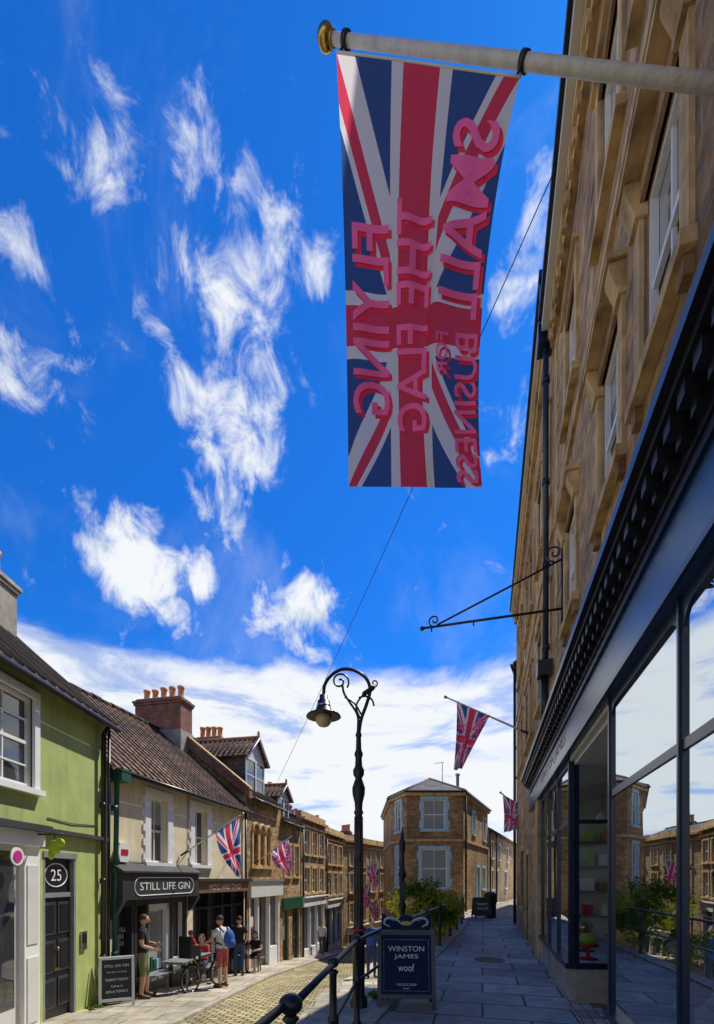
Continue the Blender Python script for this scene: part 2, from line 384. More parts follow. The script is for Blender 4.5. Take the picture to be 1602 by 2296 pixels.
# ------------------------------------------------------------------ ground
def zr(y): return -.05-.09*max(2,min(y,60))
def pl(tab,y):
    for (y0,x0),(y1,x1) in zip(tab,tab[1:]):
        if y<=y1: return x0+(x1-x0)*(y-y0)/(y1-y0)
    return tab[-1][1]
EDGE=[(-10,-1.7),(0,-.72),(2.4,-.40),(5.1,-.05),(6.4,.36),(9.2,1.28),(13,2.55),(16,3.5),(19,4.3),(22.1,5.0),(24,5.9),(32,10)]
KERB=[(-10,-3.3),(7.5,-2.95),(14,-2.6),(20,-1.6),(29,.1),(36,3.2),(60,12)]
KERR=[(-10,-1.9),(2,-1.6),(7.5,-1.02),(11,-.8),(16,.2),(22,1.1),(29,2.4),(36,6),(60,16)]
b=B()
ys=[-400,-60,-10,2,60,120,900]; xs=[-900,-100,-20,20,100,900]
for y0,y1 in zip(ys,ys[1:]):
    for x0,x1 in zip(xs,xs[1:]):
        b.poly([(x0,y0,zr(y0)-.3),(x1,y0,zr(y0)-.3),(x1,y1,zr(y1)-.3),(x0,y1,zr(y1)-.3)],'lowwall')
b.finish('ground')
def strip(L,R,y0,y1,dz,mat):
    b=B(); y=y0; st=1.0
    while y<y1:
        ya,yb=y,min(y+st,y1)
        b.poly([(L(ya),ya,zr(ya)+dz),(R(ya),ya,zr(ya)+dz),(R(yb),yb,zr(yb)+dz),(L(yb),yb,zr(yb)+dz)],mat); y+=st
    return b
b=strip(lambda y:-12,lambda y:pl(KERB,y)-.12,-10,60,0,'flags')
y=-10
while y<55:
    a=y+.008; c=y+.9-.008
    b.poly([(pl(KERB,a)-.12,a,zr(a)+.005),(pl(KERB,a),a,zr(a)+.005),(pl(KERB,c),c,zr(c)+.005),(pl(KERB,c)-.12,c,zr(c)+.005)],'cement')
    b.poly([(pl(KERB,a),a,zr(a)+.005),(pl(KERB,a),a,zr(a)-.12),(pl(KERB,c),c,zr(c)-.12),(pl(KERB,c),c,zr(c)+.005)],'cement')
    y+=.9
b.finish('pavement')
strip(lambda y:pl(KERB,y)-.02,lambda y:pl(KERR,y)+.02,-10,60,-.06,'cobble').finish('cobbled_road')
b=strip(lambda y:pl(KERR,y),lambda y:pl(EDGE,y)+.3,-10,30,0,'flags')
y=-10
while y<30:
    c=min(y+1,30); b.poly([(pl(KERR,y),y,zr(y)),(pl(KERR,y),y,zr(y)-.12),(pl(KERR,c),c,zr(c)-.12),(pl(KERR,c),c,zr(c))],'cement'); y+=1
b.finish('pavement')
b=B()
for (y0,x0),(y1,x1) in zip(EDGE,EDGE[1:]):
    b.poly([(x0,y0,0),(x0+22,y0,0),(x1+22,y1,0),(x1,y1,0)],'slab')
b.poly([(10,32,0),(32,32,0),(50,70,0),(28,70,0)],'slab')
b.finish('raised_pavement')
b=B()
for (y0,x0),(y1,x1) in zip(EDGE,EDGE[1:]):
    f_=b.poly([(x0,y0,0),(x1,y1,0),(x1,y1,-3.5),(x0,y0,-3.5)],'lowwall',uvs=[(y0,0),(y1,0),(y1,-3.5),(y0,-3.5)])
    n=max(1,int((y1-y0)/.9))
    for i in range(n):
        ta=(i+.01)/n; tb=(i+.99)/n
        xa=x0+(x1-x0)*ta; ya=y0+(y1-y0)*ta; xb=x0+(x1-x0)*tb; yb=y0+(y1-y0)*tb
        P=[(xa-.05,ya),(xa+.24,ya),(xb+.24,yb),(xb-.05,yb)]
        b.poly([(p[0],p[1],.03) for p in P],'cement')
        for q in range(4):
            p=P[q]; r=P[(q+1)%4]; b.poly([(p[0],p[1],.03),(r[0],r[1],.03),(r[0],r[1],-.08),(p[0],p[1],-.08)],'cement')
b.finish('retaining_wall',recalc=False)
b=B(); b.lathe((2.6,9.2,0),[(.3,.001),(.3,.006),(.27,.006),(.27,.004),(0,.004)],'rust',24)
for i in range(-3,4): b.box(2.6-.2,2.6+.2,9.2+i*.06-.01,9.2+i*.06+.01,.004,.008,'iron')
b.finish('manhole_cover')
# ------------------------------------------------------------------ railing
b=B()
rp=[2.4,3.6,5.0,6.4,7.8,9.3,11,12.8,14.5,16.3,18]
pts=[V((pl(EDGE,y)+.06,y,0)) for y in rp]
b.tube([p+V((0,0,.94)) for p in pts],.024,'iron',10)
b.tube([p+V((0,0,.50)) for p in pts],.018,'iron',8)
for i,p in enumerate(pts):
    b.lathe(p,[(.05,0.02),(.05,.06),(.035,.09),(.03,.45),(.045,.48),(.045,.53),(.03,.56),(.028,.86),(.045,.88),(.03,.9)],'iron',14)
    b.ell(p+V((0,0,.955)),(.062,.062,.058) if i==0 else (.045,.045,.045),'iron',18,12)
b.tube([pts[0]+V((-.03,-.02,.955)),pts[0]+V((-.25,-1.2,.94))],.024,'iron',10)
b.finish('railing')
# ------------------------------------------------------------------ street lamp
g=G('street_lamp'); L=V((0.02,5.75,0.03)); p=g['post']
p.lathe(L,[(.11,0),(.11,.06),(.085,.1),(.075,.16),(.075,.75),(.095,.78),(.095,.82),(.07,.86),(.062,.92),(.075,.95),(.058,1.0)],'iron',20)
p.lathe(L,[(.058,1.0),(.052,1.3),(.048,1.9),(.045,2.35),(.06,2.38),(.045,2.42)],'rust',20)
p.lathe(L,[(.045,2.42),(.05,2.5),(.075,2.6),(.08,2.68),(.055,2.76),(.04,2.8),(.065,2.84),(.07,2.9),(.045,2.95),(.04,3.05),(.055,3.1),(.035,3.15),(.03,3.3),(.04,3.33),(.025,3.38),(.02,3.5)],'iron',20)
for k in range(10):
    a=2*math.pi*k/10; p.tube([L+V((math.cos(a)*.053,math.sin(a)*.053,1.02)),L+V((math.cos(a)*.045,math.sin(a)*.045,2.33))],.009,'rust',5)
def arc(c,r0,r1,a0,a1,n=24):
    return [V((c[0]+(r0+(r1-r0)*i/n)*math.cos(math.radians(a0+(a1-a0)*i/n)),c[1],c[2]+(r0+(r1-r0)*i/n)*math.sin(math.radians(a0+(a1-a0)*i/n)))) for i in range(n+1)]
def bez(ps,n=8):
    out=[]
    ps=[V(q) for q in ps]; e=[ps[0]*2-ps[1]]+ps+[ps[-1]*2-ps[-2]]
    for i in range(1,len(e)-2):
        for k in range(n):
            t=k/n; a,b_,c,d=e[i-1],e[i],e[i+1],e[i+2]
            out.append(.5*((2*b_)+(c-a)*t+(2*a-5*b_+4*c-d)*t*t+(3*b_-a-3*c+d)*t**3))
    out.append(ps[-1]); return out
lx=.02
def Q(dx,z): return V((lx+dx,5.75,z))
ar=g['scroll_arm']
ar.tube(bez([Q(0,3.35),Q(.03,3.55),Q(.10,3.75),Q(.14,3.92),Q(.09,4.06),Q(-.05,4.155),Q(-.2,4.17),Q(-.33,4.10),Q(-.415,3.98),Q(-.43,3.84)]),.021,'iron',8)
ar.tube(bez([Q(0,3.45),Q(-.02,3.62),Q(-.12,3.78),Q(-.18,3.88),Q(-.2,3.98)]),.014,'iron',8)
ar.tube(arc((lx-.23,5.75,4.02),.115,.02,-40,480,40),.012,'iron',6)
ar.tube(bez([Q(.03,3.62),Q(-.05,3.75),Q(-.17,3.83)]),.012,'iron',6)
ar.tube(bez([Q(.02,3.56),Q(-.03,3.72),Q(.06,3.86),Q(.16,3.93),Q(.21,3.99)]),[.012]*16+[.03]*12+[.004]*5,'iron',6)
ar.tube(bez([Q(.0,3.82),Q(.08,3.84),Q(.16,3.80),Q(.19,3.72)]),.012,'iron',6)
ar.tube(arc((lx+.19,5.75,4.0),.05,.01,-90,250,18),.009,'iron',6)
s_=g['shade']; c=(lx-.43,5.75,3.70)
s_.lathe(c,[(.02,.16),(.05,.15),(.055,.09),(.075,.08),(.08,.0),(.095,-.01),(.10,-.05),(.20,-.09),(.215,-.115),(.20,-.12),(.1,-.10)],'iron',24)
s_.lathe(c,[(.082,.03),(.086,.03),(.086,.01),(.082,.01)],'steel',20)
g['globe'].lathe(c,[(.095,-.1),(.10,-.14),(.09,-.19),(.06,-.225),(.02,-.24),(0,-.242)],'lampg',20)
g['collar'].lathe(L,[(.098,.93),(.1,.93),(.1,.96),(.098,.96)],'redp',16)
g.done()
# ------------------------------------------------------------------ right terrace
MR=fr((1.063,0),(.266,.964),(-.964,.266))
def grandwindow(g,s,w,c0,c1,o=0,grand=True):
    a0,a1=s-w/2,s+w/2
    sash(g,a0,a1,c0,c1,o,.08,'white',.045,1,1,'glass')
    q=g['window_surrounds']; jw=.12
    for a,b_ in ((a0-jw,a0),(a1,a1+jw)):
        q.box(a,b_,o-.02,o+.03,c0,c1-.1,'ashlar')
        if grand:
            q.box(a-.015,b_+.015,o-.02,o+.06,c1-.1,c1-.05,'ashlar')
            q.prism([(o-.02,c1-.05),(o+.06,c1-.05),(o+.12,c1+.10),(o+.12,c1+.16),(o-.02,c1+.16)],a-.005,b_+.005,'ashlar','x')
        else: q.box(a,b_,o-.02,o+.03,c1-.1,c1+.16,'ashlar')
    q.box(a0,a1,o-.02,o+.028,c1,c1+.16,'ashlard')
    q.box(a0-.15,a1+.15,o-.02,o+(.14 if grand else .07),c1+.163,c1+.21,'ashlar')
    q.box(a0-.15,a1+.15,o-.02,o+.08,c0-.09,c0-.003,'ashlar')
    if grand:
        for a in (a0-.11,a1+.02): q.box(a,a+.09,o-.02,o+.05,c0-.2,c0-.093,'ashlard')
g=G('stone_shop_building',MR)
W1=[-.07,1.15,2.93,4.15,6.05]; ww=.68
ops=[(s-ww/2,s+ww/2,4.9,6.15) for s in W1]+[(s-ww/2,s+ww/2,7.55,8.8) for s in W1]
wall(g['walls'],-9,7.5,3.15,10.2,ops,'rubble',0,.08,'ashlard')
for s in W1:
    grandwindow(g,s,ww,4.9,6.15); grandwindow(g,s,ww,7.55,8.8,grand=False)
shell(g,-9,7.5,3.15,10.2,8,'rubble'); g['walls'].box(-9,9.4,-8,-.01,3.10,3.146,'interior')
g['walls'].box(-9,7.5,0,.04,6.95,7.05,'ashlar')
q=g['eaves']
q.box(-9,7.45,-.02,.07,9.75,9.9,'ashlar'); q.box(-9,7.45,-.02,.11,9.903,10.05,'ashlar')
q.box(-9,7.45,.0,.2,10.053,10.2,'offwhite'); q.box(-9,7.45,.15,.25,10.203,10.32,'blackp')
s=-1
while s<7.3:
    q.box(s,s+.07,.07,.12,9.62,9.75,'ashlar'); s+=.24
gable(g,-9,7.5,10.25,12.6,8,'slate','rubble',.1,.02)
for i in range(19):
    z=3.95+i*.31; g['walls'].box(7.5-(.26 if i%2 else .36),7.5,-.02,.015,z,z+.295,'ashlar')
# shopfront
f=g['shopfront']; SE=9.4; FE=11.3
f.box(-9,SE,-.10,.05,3.15,3.62,'navyb'); f.box(SE,FE,.003,.05,3.15,3.62,'navyb')
f.box(-9,FE,.05,.07,3.15,3.19,'navy'); f.box(-9,FE,.05,.075,3.56,3.62,'navy')
f.box(-9,FE,.003,.09,3.623,3.66,'blackp')
f.box(-9,FE,.003,.08,3.66,3.80,'navy')
f.box(-9,FE+.02,.003,.21,3.80,3.85,'blackp'); f.box(-9,FE+.05,.003,.25,3.853,3.92,'blackp')
s=-1.5
while s<FE-.1:
    f.box(s,s+.085,.08,.19,3.72,3.797,'blackp'); f.box(s+.012,s+.073,.08,.14,3.662,3.72,'blackp'); s+=.17
GZ=-.02
def pane(b,a0,a1,c0,c1,o=GZ): b.poly([(a0,o,c0),(a1,o,c0),(a1,o,c1),(a0,o,c1)],'shopglass')
gl=g['shop_windows']; PT=3.15; SB_=.48
posts=[-4,-2.3,-.8,.2,1.3,2.68,4.2]
pane(gl,-4,4.2,SB_,PT)
def post(s,w=.06,z0=SB_,z1=PT): f.box(s-w/2,s+w/2,GZ-.04,GZ+.015,z0,z1,'navy'); f.box(s-w/5,s+w/5,GZ+.015,GZ+.028,z0,z1,'navy')
for s in posts: post(s,.09 if s==4.2 else .06)
f.box(-4,4.24,GZ-.03,GZ+.012,2.30,2.36,'navy')
f.box(-4,4.26,GZ-.1,GZ+.06,SB_-.07,SB_,'navy'); f.box(-4,4.2,GZ-.06,GZ,0,SB_-.07,'navy')
f.box(-4,4.24,GZ-.04,GZ+.013,3.07,PT,'navy')
def fillet(a,z,sx,r=.14):
    n=6; P_=[(a,z)]
    for i in range(n+1):
        t=math.pi/2*i/n; P_.append((a+sx*(r-r*math.sin(t)),z-(r-r*math.cos(t))))
    f.prism([(x,zz) for x,zz in P_],GZ-.02,GZ+.011,'navy')
for a,c in zip(posts,posts[1:]):
    fillet(a+.03,3.07,1); fillet(c-.03,3.07,-1)
pane(gl,6.25,9.3,.52,PT)
for s in (6.25,7.25,8.3,9.32): post(s,.075,.5)
f.box(6.25,9.32,GZ-.03,GZ+.012,2.30,2.36,'navy')
f.box(6.2,9.38,GZ-.1,GZ+.07,.45,.52,'navy'); f.box(6.25,9.38,-.1,GZ-.01,0,.45,'cement'); f.box(6.25,9.35,GZ-.04,GZ+.013,3.07,PT,'navy')
for a,c in ((6.29,7.21),(7.29,8.26),(8.34,9.28)): fillet(a,3.07,1); fillet(c,3.07,-1)
def ret(s0,o0,s1,o1,lo='navy'):
    gl.poly([(s0,o0,.52),(s1,o1,.52),(s1,o1,PT),(s0,o0,PT)],'shopglass')
    n=V((-(o1-o0),s1-s0,0)).normalized()*.02
    def bar(t0,t1,z0,z1,m='navy',k=1):
        A=V((s0,o0,0)).lerp(V((s1,o1,0)),t0); C=V((s0,o0,0)).lerp(V((s1,o1,0)),t1); nn=n*k
        pp=[A-nn,C-nn,C+nn,A+nn]
        for i in range(4):
            u,v=pp[i],pp[(i+1)%4]; f.poly([(u.x,u.y,z0),(v.x,v.y,z0),(v.x,v.y,z1),(u.x,u.y,z1)],m)
        f.poly([(u.x,u.y,z0) for u in pp],m); f.poly([(u.x,u.y,z1) for u in pp],m)
    bar(0,.04,.52,PT); bar(.96,1,.52,PT); bar(.0,1,.45,.52,'navy',2); bar(.04,.96,2.30,2.35); bar(.04,.96,3.07,PT); bar(0,1,0,.45,lo,.8)
ret(6.22,GZ-.05,6.45,-1.15,'cement'); ret(4.2,GZ-.05,4.0,-1.15)
f.box(4.0,6.45,-1.22,-1.16,0,PT,'navy'); f.poly([(4.7,-1.155,.5),(5.7,-1.155,.5),(5.7,-1.155,2.1),(4.7,-1.155,2.1)],'glass')
f.box(4.0,6.4,-1.16,GZ-.045,3.05,3.099,'offwhite')
g['entrance_floor'].box(4.0,6.4,-1.16,.02,0,.02,'mosaic')
# interior
n_=g['interior']
n_.box(-5,3.98,-3.6,GZ-.11,.40,.44,'offwhite'); n_.box(6.5,9.3,-3.6,GZ-.11,.42,.47,'white')
n_.poly([(-9,-3.6,0),(9.4,-3.6,0),(9.4,-3.6,3.1),(-9,-3.6,3.1)],'interior')
n_.poly([(9.38,-3.6,0),(9.38,.0,0),(9.38,.0,3.1),(9.38,-3.6,3.1)],'interior'); n_.poly([(-4.1,-3.6,0),(-4.1,.0,0),(-4.1,.0,3.1),(-4.1,-3.6,3.1)],'intdark')
n_.box(4.02,6.43,-3.6,-3.5,0,3,'brown')
for z in (.9,1.35,1.8,2.25):
    n_.box(-3,3.6,-3.55,-3.2,z,z+.03,'brown'); n_.box(9.0,9.35,-3.2,-.5,z,z+.03,'brown')
    s=-2.8
    while s<3.5:
        n_.box(s,s+.12+.1*random.random(),-3.5,-3.3,z+.03,z+.15+.15*random.random(),random.choice(['tred','tblue','white','lime','gold','brown'])); s+=.3
    s=-3.1
    while s<-.6:
        n_.box(9.05,9.25,s,s+.12+.08*random.random(),z+.03,z+.14+.16*random.random(),random.choice(['tred','tblue','white','lime','gold','terr'])); s+=.28
def stool(x,y,z,h,rr,m):
    n_.lathe((x,y,z),[(rr*.8,0),(rr,.02),(rr*.2,.05),(rr*.18,h-.06),(rr,h-.03),(rr,h),(0,h)],m,14)
for x,y,h,rr,m in ((6.9,-.35,.22,.14,'tred'),(7.7,-.45,.3,.16,'brown'),(8.5,-.4,.2,.18,'terr'),(7.3,-.9,.5,.2,'white'),(3.3,-.35,.3,.16,'white'),(3.75,-.4,.5,.14,'terr'),(2.0,-.4,.35,.18,'tred'),(2.4,-.9,.6,.22,'white')): stool(x,y,.46,h,rr,m)
for i,(x,y,z,m) in enumerate(((6.9,-.35,.75,'lime'),(7.7,-.45,.84,'gold'),(8.5,-.4,.74,'tred'),(7.3,-.9,1.06,'tblue'),(3.3,-.35,.84,'tred'),(3.75,-.4,1.05,'white'),(2.0,-.4,.88,'lime'),(2.4,-.9,1.14,'helmet'))): n_.ell((x,y,z),(.12,.13,.09),m,12,8)
# tiered display stand with folded blankets
for k,z in enumerate((.75,1.05,1.35)):
    n_.box(2.9,3.9,-1.4+k*.12,-.9-k*.02,z,z+.025,'white')
    for j in range(4): n_.box(2.95+j*.24,3.13+j*.24,-1.3+k*.12,-1.0,z+.025,z+.11+.08*random.random(),random.choice(['tred','white','tblue','terr','beige','lblue']))
for x in (2.9,3.88): n_.box(x,x+.025,-1.4,-.92,.44,1.37,'white')
for x in (6.75,7.3): n_.tube([(x,-1.3,.47),(x+.15,-.75,2.2)],.02,'white',6)
for k in range(5): n_.box(6.75+k*.03,7.3+k*.03,-1.27+k*.1,-1.17+k*.1,.8+k*.3,.82+k*.3,'white')
for s in (2.0,7.6,8.6): n_.tube([(s,-.9,3.1),(s,-.9,2.75)],.006,'blackp',5); n_.lathe((s,-.9,2.55),[(.03,.2),(.06,.17),(.15,.0),(.14,.0)],'offwhite',14)
g.done()
text('WINSTON JAMES',MR@V((7.6,.054,3.39)),MR.to_3x3()@V((-1,0,0)),(0,0,1),2.8,.2,'grey',g.e)
# middle building
g=G('stone_terrace_house',MR)
W2=[8.35,9.5,11.3,12.45,14.3,15.45]
ops=[(s-.34,s+.34,4.95,6.3) for s in W2]+[(s-.34,s+.34,7.8,9.2) for s in W2]
wall(g['walls'],7.5,17.1,3.15,11.0,ops,'rubble2',0,.08,'ashlard')
for s in W2: grandwindow(g,s,.68,4.95,6.3,grand=False); grandwindow(g,s,.68,7.8,9.2,grand=False)
ops=[(11.9,12.8,0,2.2),(13.4,14.8,.8,2.4)]
wall(g['walls'],9.4,17.1,0,3.15,ops,'rubble2',0,.15,'ashlard')
g['walls'].box(9.42,9.9,0,.06,0,3.14,'ashlar')
sash(g,13.4,14.8,.8,2.4,0,.15,'white',.06,1,0); g['door'].box(11.95,12.75,-.14,-.1,0,2.15,'dgreen')
surround(g,13.4,14.8,.8,2.4,'ashlar',pr=.03); surround(g,11.9,12.8,0,2.2,'ashlar',sill=False,pr=.03)
shell(g,7.5,17.1,3.15,11.0,8,'rubble2'); g['walls'].poly([(17.1,0,0),(17.1,-8,0),(17.1,-8,3.15),(17.1,0,3.15)],'rubble2'); g['walls'].poly([(9.4,-8,0),(17.1,-8,0),(17.1,-8,3.15),(9.4,-8,3.15)],'rubble2')
q=g['eaves']; q.box(7.52,17.1,-.02,.08,10.55,10.75,'ashlar'); q.box(7.52,17.1,-.02,.12,10.753,10.9,'ashlar'); q.box(7.52,17.1,.0,.18,10.903,11.0,'offwhite'); q.box(7.52,17.1,.12,.23,11.003,11.1,'blackp')
q.box(7.6,17.1,-.01,.03,7.1,7.2,'ashlar')
gable(g,7.5,17.1,11.05,13.2,8,'slate','rubble2',.08,.02)
d=g['downpipe']; d.tube([(7.62,.12,4.0),(7.62,.12,10.0),(7.62,.16,10.5),(7.62,.18,11.0)],.045,'navy',10)
for z in (5.2,6.5,7.8,9.4): d.tube([(7.62,.12,z),(7.62,.12,z+.08)],.06,'navy',10)
d.box(7.50,7.76,.02,.24,9.95,10.25,'navy')
d.prism([(7.48,5.0),(7.76,5.0),(7.72,4.78),(7.52,4.78)],.03,.25,'blackp'); d.tube([(7.62,.14,4.8),(7.62,.14,3.95)],.06,'blackp',8)
g.done()
M3=fr((5.60,16.45),(.447,.894),(-.894,.447))
g=G('stone_terrace_house',M3)
W3=[1.2,3,5,7]
ops=[(s-.4,s+.4,3.6,5) for s in W3]+[(s-.4,s+.4,6.4,7.8) for s in W3]
wall(g['walls'],0.02,18,0,9.2,ops,'rubble3',0,.15,'ashlard'); shell(g,.02,18,0,9.2,7,'rubble3')
for o_ in ops: sash(g,*o_); surround(g,*o_,'ashlar')
gable(g,.02,18,9.2,11,7,'slate','rubble3',.12,.02)
g['downpipe'].tube([(.3,.1,0),(.3,.1,9.1)],.05,'blackp',8)
g.done()
# ------------------------------------------------------------------ sign bracket
b=B(MR); s=6.65; z=5.3
b.tube([(s,0,z),(s,1.93,z+.0)],.018,'iron',8); b.tube([(s,0.02,5.98),(s,1.72,z+.02)],.014,'iron',8)
def arcR(c,r0,r1,a0,a1,n=26): return [V((s,c[0]+(r0+(r1-r0)*i/n)*math.cos(math.radians(a0+(a1-a0)*i/n)),c[1]+(r0+(r1-r0)*i/n)*math.sin(math.radians(a0+(a1-a0)*i/n)))) for i in range(n+1)]
b.tube(arcR((1.76,z+.09),.09,.015,-90,380),.011,'iron',6); b.tube(arcR((.12,6.08),.12,.02,-90,400),.011,'iron',6)
b.tube([(s,0.02,5.1),(s,0.02,6.2)],.018,'iron',8)
for o_ in (1.8,1.2,.6): b.tube([(s,o_,z),(s,o_,z-.07)],.01,'iron',6)
b.lathe((s,1.94,z-.02),[(0,-.02),(.03,0),(.03,.03),(0,.06)],'iron',10)
b.finish('hanging_sign_bracket')
# ------------------------------------------------------------------ flags
def q3(a,m,c,t):
    return V(a)*(2*(t-.5)*(t-1))+V(m)*(-4*t*(t-1))+V(c)*(2*t*(t-.5))
def flagsurf(L3,R3,amp,k,ph,crease=.8):
    def S(u,v,off=0):
        a=q3(*L3,v); c=q3(*R3,v); p=a.lerp(c,u)
        ax=(c-a).normalized(); dn=(q3(*L3,min(v+.02,1.02))-q3(*L3,v-.02)).normalized(); nrm=ax.cross(dn).normalized()
        w=math.sin(2*math.pi*(k*u-.55*v)+ph)*(.25+.75*v)+.45*math.sin(2*math.pi*(2.1*k*u+.4*v)+ph*2)*v
        w+= crease*1.6*math.exp(-((u-.48-.25*v)/.06)**2)*math.sin(math.pi*min(max(v*1.1,0),1))
        w+= -crease*1.0*math.exp(-((u-.86+.35*v)/.07)**2)*math.sin(math.pi*min(max(v,0),1))
        return p+nrm*(amp*w*min(1,v*5+.1)+off)
    return S
WORDS=[('FLYING',.31,.77,.06,.33),('THE FLAG',.26,.82,.39,.63),('FOR',.56,.67,.705,.785),('SMALL',.09,.52,.71,.965),('BUSINESS',.555,.985,.83,.985)]
def flag(name,S,pole0,pole1,pr,nu=36,nv=60,rings=(0.02,.98),words=WORDS,gx=12,gy=16,kx=1.0):
    g=G(name); c=g['cloth']
    grid=[[c.v(S(i/nu,j/nv)) for i in range(nu+1)] for j in range(nv+1)]
    def vv(t): return t-.16*t*(1-t)
    for j in range(nv):
        for i in range(nu):
            c.f([grid[j][i],grid[j][i+1],grid[j+1][i+1],grid[j+1][i]],'uj',True,uvs=[(i/nu,vv(j/nv)),((i+1)/nu,vv(j/nv)),((i+1)/nu,vv((j+1)/nv)),(i/nu,vv((j+1)/nv))])
    p=g['pole']; p0=V(pole0); p1=V(pole1)
    p.tube([p0,p0.lerp(p1,.5),p1],[pr*1.15,pr*1.05,pr*.9],'pole',14)
    d=(p1-p0).normalized(); e=p1+d*pr*1.2
    p.tube([p1,p1+d*pr*.6],pr*1.2,'gold',12); p.ell(e+d*pr*1.1,(pr*2.0,pr*2.0,pr*2.0),'gold',16,10)
    c.tube([S(u/12,.0) for u in range(13)],pr*.25,'offwhite',5)
    for u in rings:
        q=S(u,0); t=(q-p0).dot(d); c0=p0+d*t; p.tube([c0-d*pr*.6,c0+d*pr*.6],pr*1.35,'blackp',12); p.tube([c0,q],pr*.25,'blackp',6)
    p.tube([p0-d*.02,p0+d*.22],pr*1.5,'blackp',14)
    for body,v0,v1,u0,u1 in words:
        for layer,(mt,du,dv,off) in enumerate((('fpinkd',.022,.010,.004),('fpink',0,0,.008))):
            me=textmesh(body,.012); bm=bmesh.new(); bm.from_mesh(me)
            xs=[v.co.x for v in bm.verts]; ys_=[v.co.y for v in bm.verts]; x0,x1,y0,y1=min(xs),max(xs),min(ys_),max(ys_)
            for v in bm.verts:
                tx=(v.co.x-x0)/(x1-x0); ty=(v.co.y-y0)/(y1-y0); v.co=V((u1-(u1-u0)*ty+du,v0+(v1-v0)*tx+dv,0))
            for i in range(1,gx):
                if u0-.03<i/gx<u1+.05: bmesh.ops.bisect_plane(bm,geom=bm.verts[:]+bm.edges[:]+bm.faces[:],plane_co=(i/gx,0,0),plane_no=(1,0,0))
            for i in range(1,gy):
                if v0-.03<i/gy<v1+.05: bmesh.ops.bisect_plane(bm,geom=bm.verts[:]+bm.edges[:]+bm.faces[:],plane_co=(0,i/gy,0),plane_no=(0,1,0))
            for v in bm.verts: v.co=S(min(v.co.x,.995),min(v.co.y,.995),-off*kx)
            bm.to_mesh(me); bm.free(); me.materials.append(M[mt])
            for pl_ in me.polygons: pl_.use_smooth=True
            o=bpy.data.objects.new('lettering',me); sc.collection.objects.link(o); o.parent=g.e
    return g.done()
SB=flagsurf(((-.11,2.48,5.98),(-.06,2.78,4.97),(-.05,3.2,4.28)),((.75,2.15,5.28),(.67,2.52,4.66),(.79,2.95,4.06)),.032,1.5,.6)
flag('union_flag',SB,(1.62,1.81,4.64),(-.125,2.492,6.07),.024,60,100,gx=40,gy=50)
S2=flagsurf(((2.5,11.72,6.02),(2.48,11.7,5.2),(2.42,11.7,4.30)),((3.27,11.55,5.6),(2.95,11.6,5.0),(2.62,11.65,4.35)),.06,1.8,1.2)
flag('union_flag',S2,(4.16,11.32,5.1),(2.28,11.83,6.17),.022,20,30,kx=2)
S3=flagsurf(((4.95,15.9,4.45),(5.0,15.9,3.8),(4.95,15.9,3.15)),((5.75,16.3,4.15),(5.6,16.2,3.6),(5.5,16.2,3.3)),.06,1.8,2.2)
flag('union_flag',S3,(5.75,16.5,4.1),(4.9,15.9,4.5),.02,16,24,kx=2)
SA=flagsurf(((-3.55,11.75,2.75),(-3.35,11.7,2.15),(-2.95,11.65,1.7)),((-2.92,11.62,3.12),(-2.9,11.6,2.4),(-2.88,11.6,1.66)),.06,1.6,.3)
flag('union_flag',SA,(-4.5,12.0,2.2),(-2.86,11.62,3.19),.018,20,30,words=[])
SBb=flagsurf(((-2.95,16.15,2.55),(-2.85,16.1,2.15),(-2.5,16.0,1.85)),((-2.35,16.0,2.95),(-2.25,16.0,2.4),(-2.28,16.0,1.8)),.06,1.6,1.3)
flag('union_flag',SBb,(-3.6,16.3,2.1),(-2.3,16.0,3.0),.018,16,24,kx=2)
for (x,y,zz,w) in ((.95,22,2.0,.55),(.55,22.5,1.0,.5),(1.05,24,.2,.45)):
    Sx=flagsurf(((x-w,y,zz+.1),(x-w*.7,y,zz-.35),(x-w*.4,y,zz-.75)),((x,y-.1,zz+.35),(x+.05,y,zz-.3),(x+.02,y,zz-.8)),.06,1.6,x*9)
    flag('union_flag',Sx,(x-w-1.9,y+1.4,zz-.5),(x+.05,y-.1,zz+.4),.018,12,18,words=WORDS[:2],kx=3)
# wires
b=B(); b.tube([V((2.42,5.6,10.2)).lerp(V((-3.1,18.3,5.4)),i/12)-V((0,0,.12*math.sin(math.pi*i/12))) for i in range(13)],.007,'iron',5); b.finish('overhead_wire')
# ------------------------------------------------------------------ left houses
MG=fr((-5.1,0),(0,1),(1,0))
g=G('green_house',MG)
ops=[(6.25,7.35,3.0,4.42),(3.6,4.7,3.0,4.42),(7.6,8.5,-.85,2.05)]
wall(g['walls'],1,9.5,-1.4,4.8,ops,'green',0,.14); shell(g,1,9.5,-1.4,4.8,5,'green')
for o_ in ops[:2]: sash(g,*o_,0,.08,'white',.07,1,3,'glass'); surround(g,*o_,'white',.12,.05)
gable(g,1,9.5,4.8,7.0,5,'tile','green',.22,.1)
d=g['door']; d.box(7.65,8.45,-.13,-.08,-.8,1.28,'blackp')
for (a,c,e,h) in ((7.72,8.02,-.6,-.1),(8.1,8.4,-.6,-.1),(7.72,8.02,0,.55),(8.1,8.4,0,.55),(7.72,8.02,.65,1.2),(8.1,8.4,.65,1.2)):
    d.box(a,c,-.08,-.065,e,h,'darkgrey'); d.box(a+.04,c-.04,-.065,-.055,e+.05,h-.05,'blackp')
d.box(7.6,8.5,-.12,-.04,1.28,1.36,'grey'); d.box(7.6,8.5,-.12,.02,1.95,2.05,'grey'); d.box(7.65,8.45,-.11,-.08,1.37,1.95,'blackp')
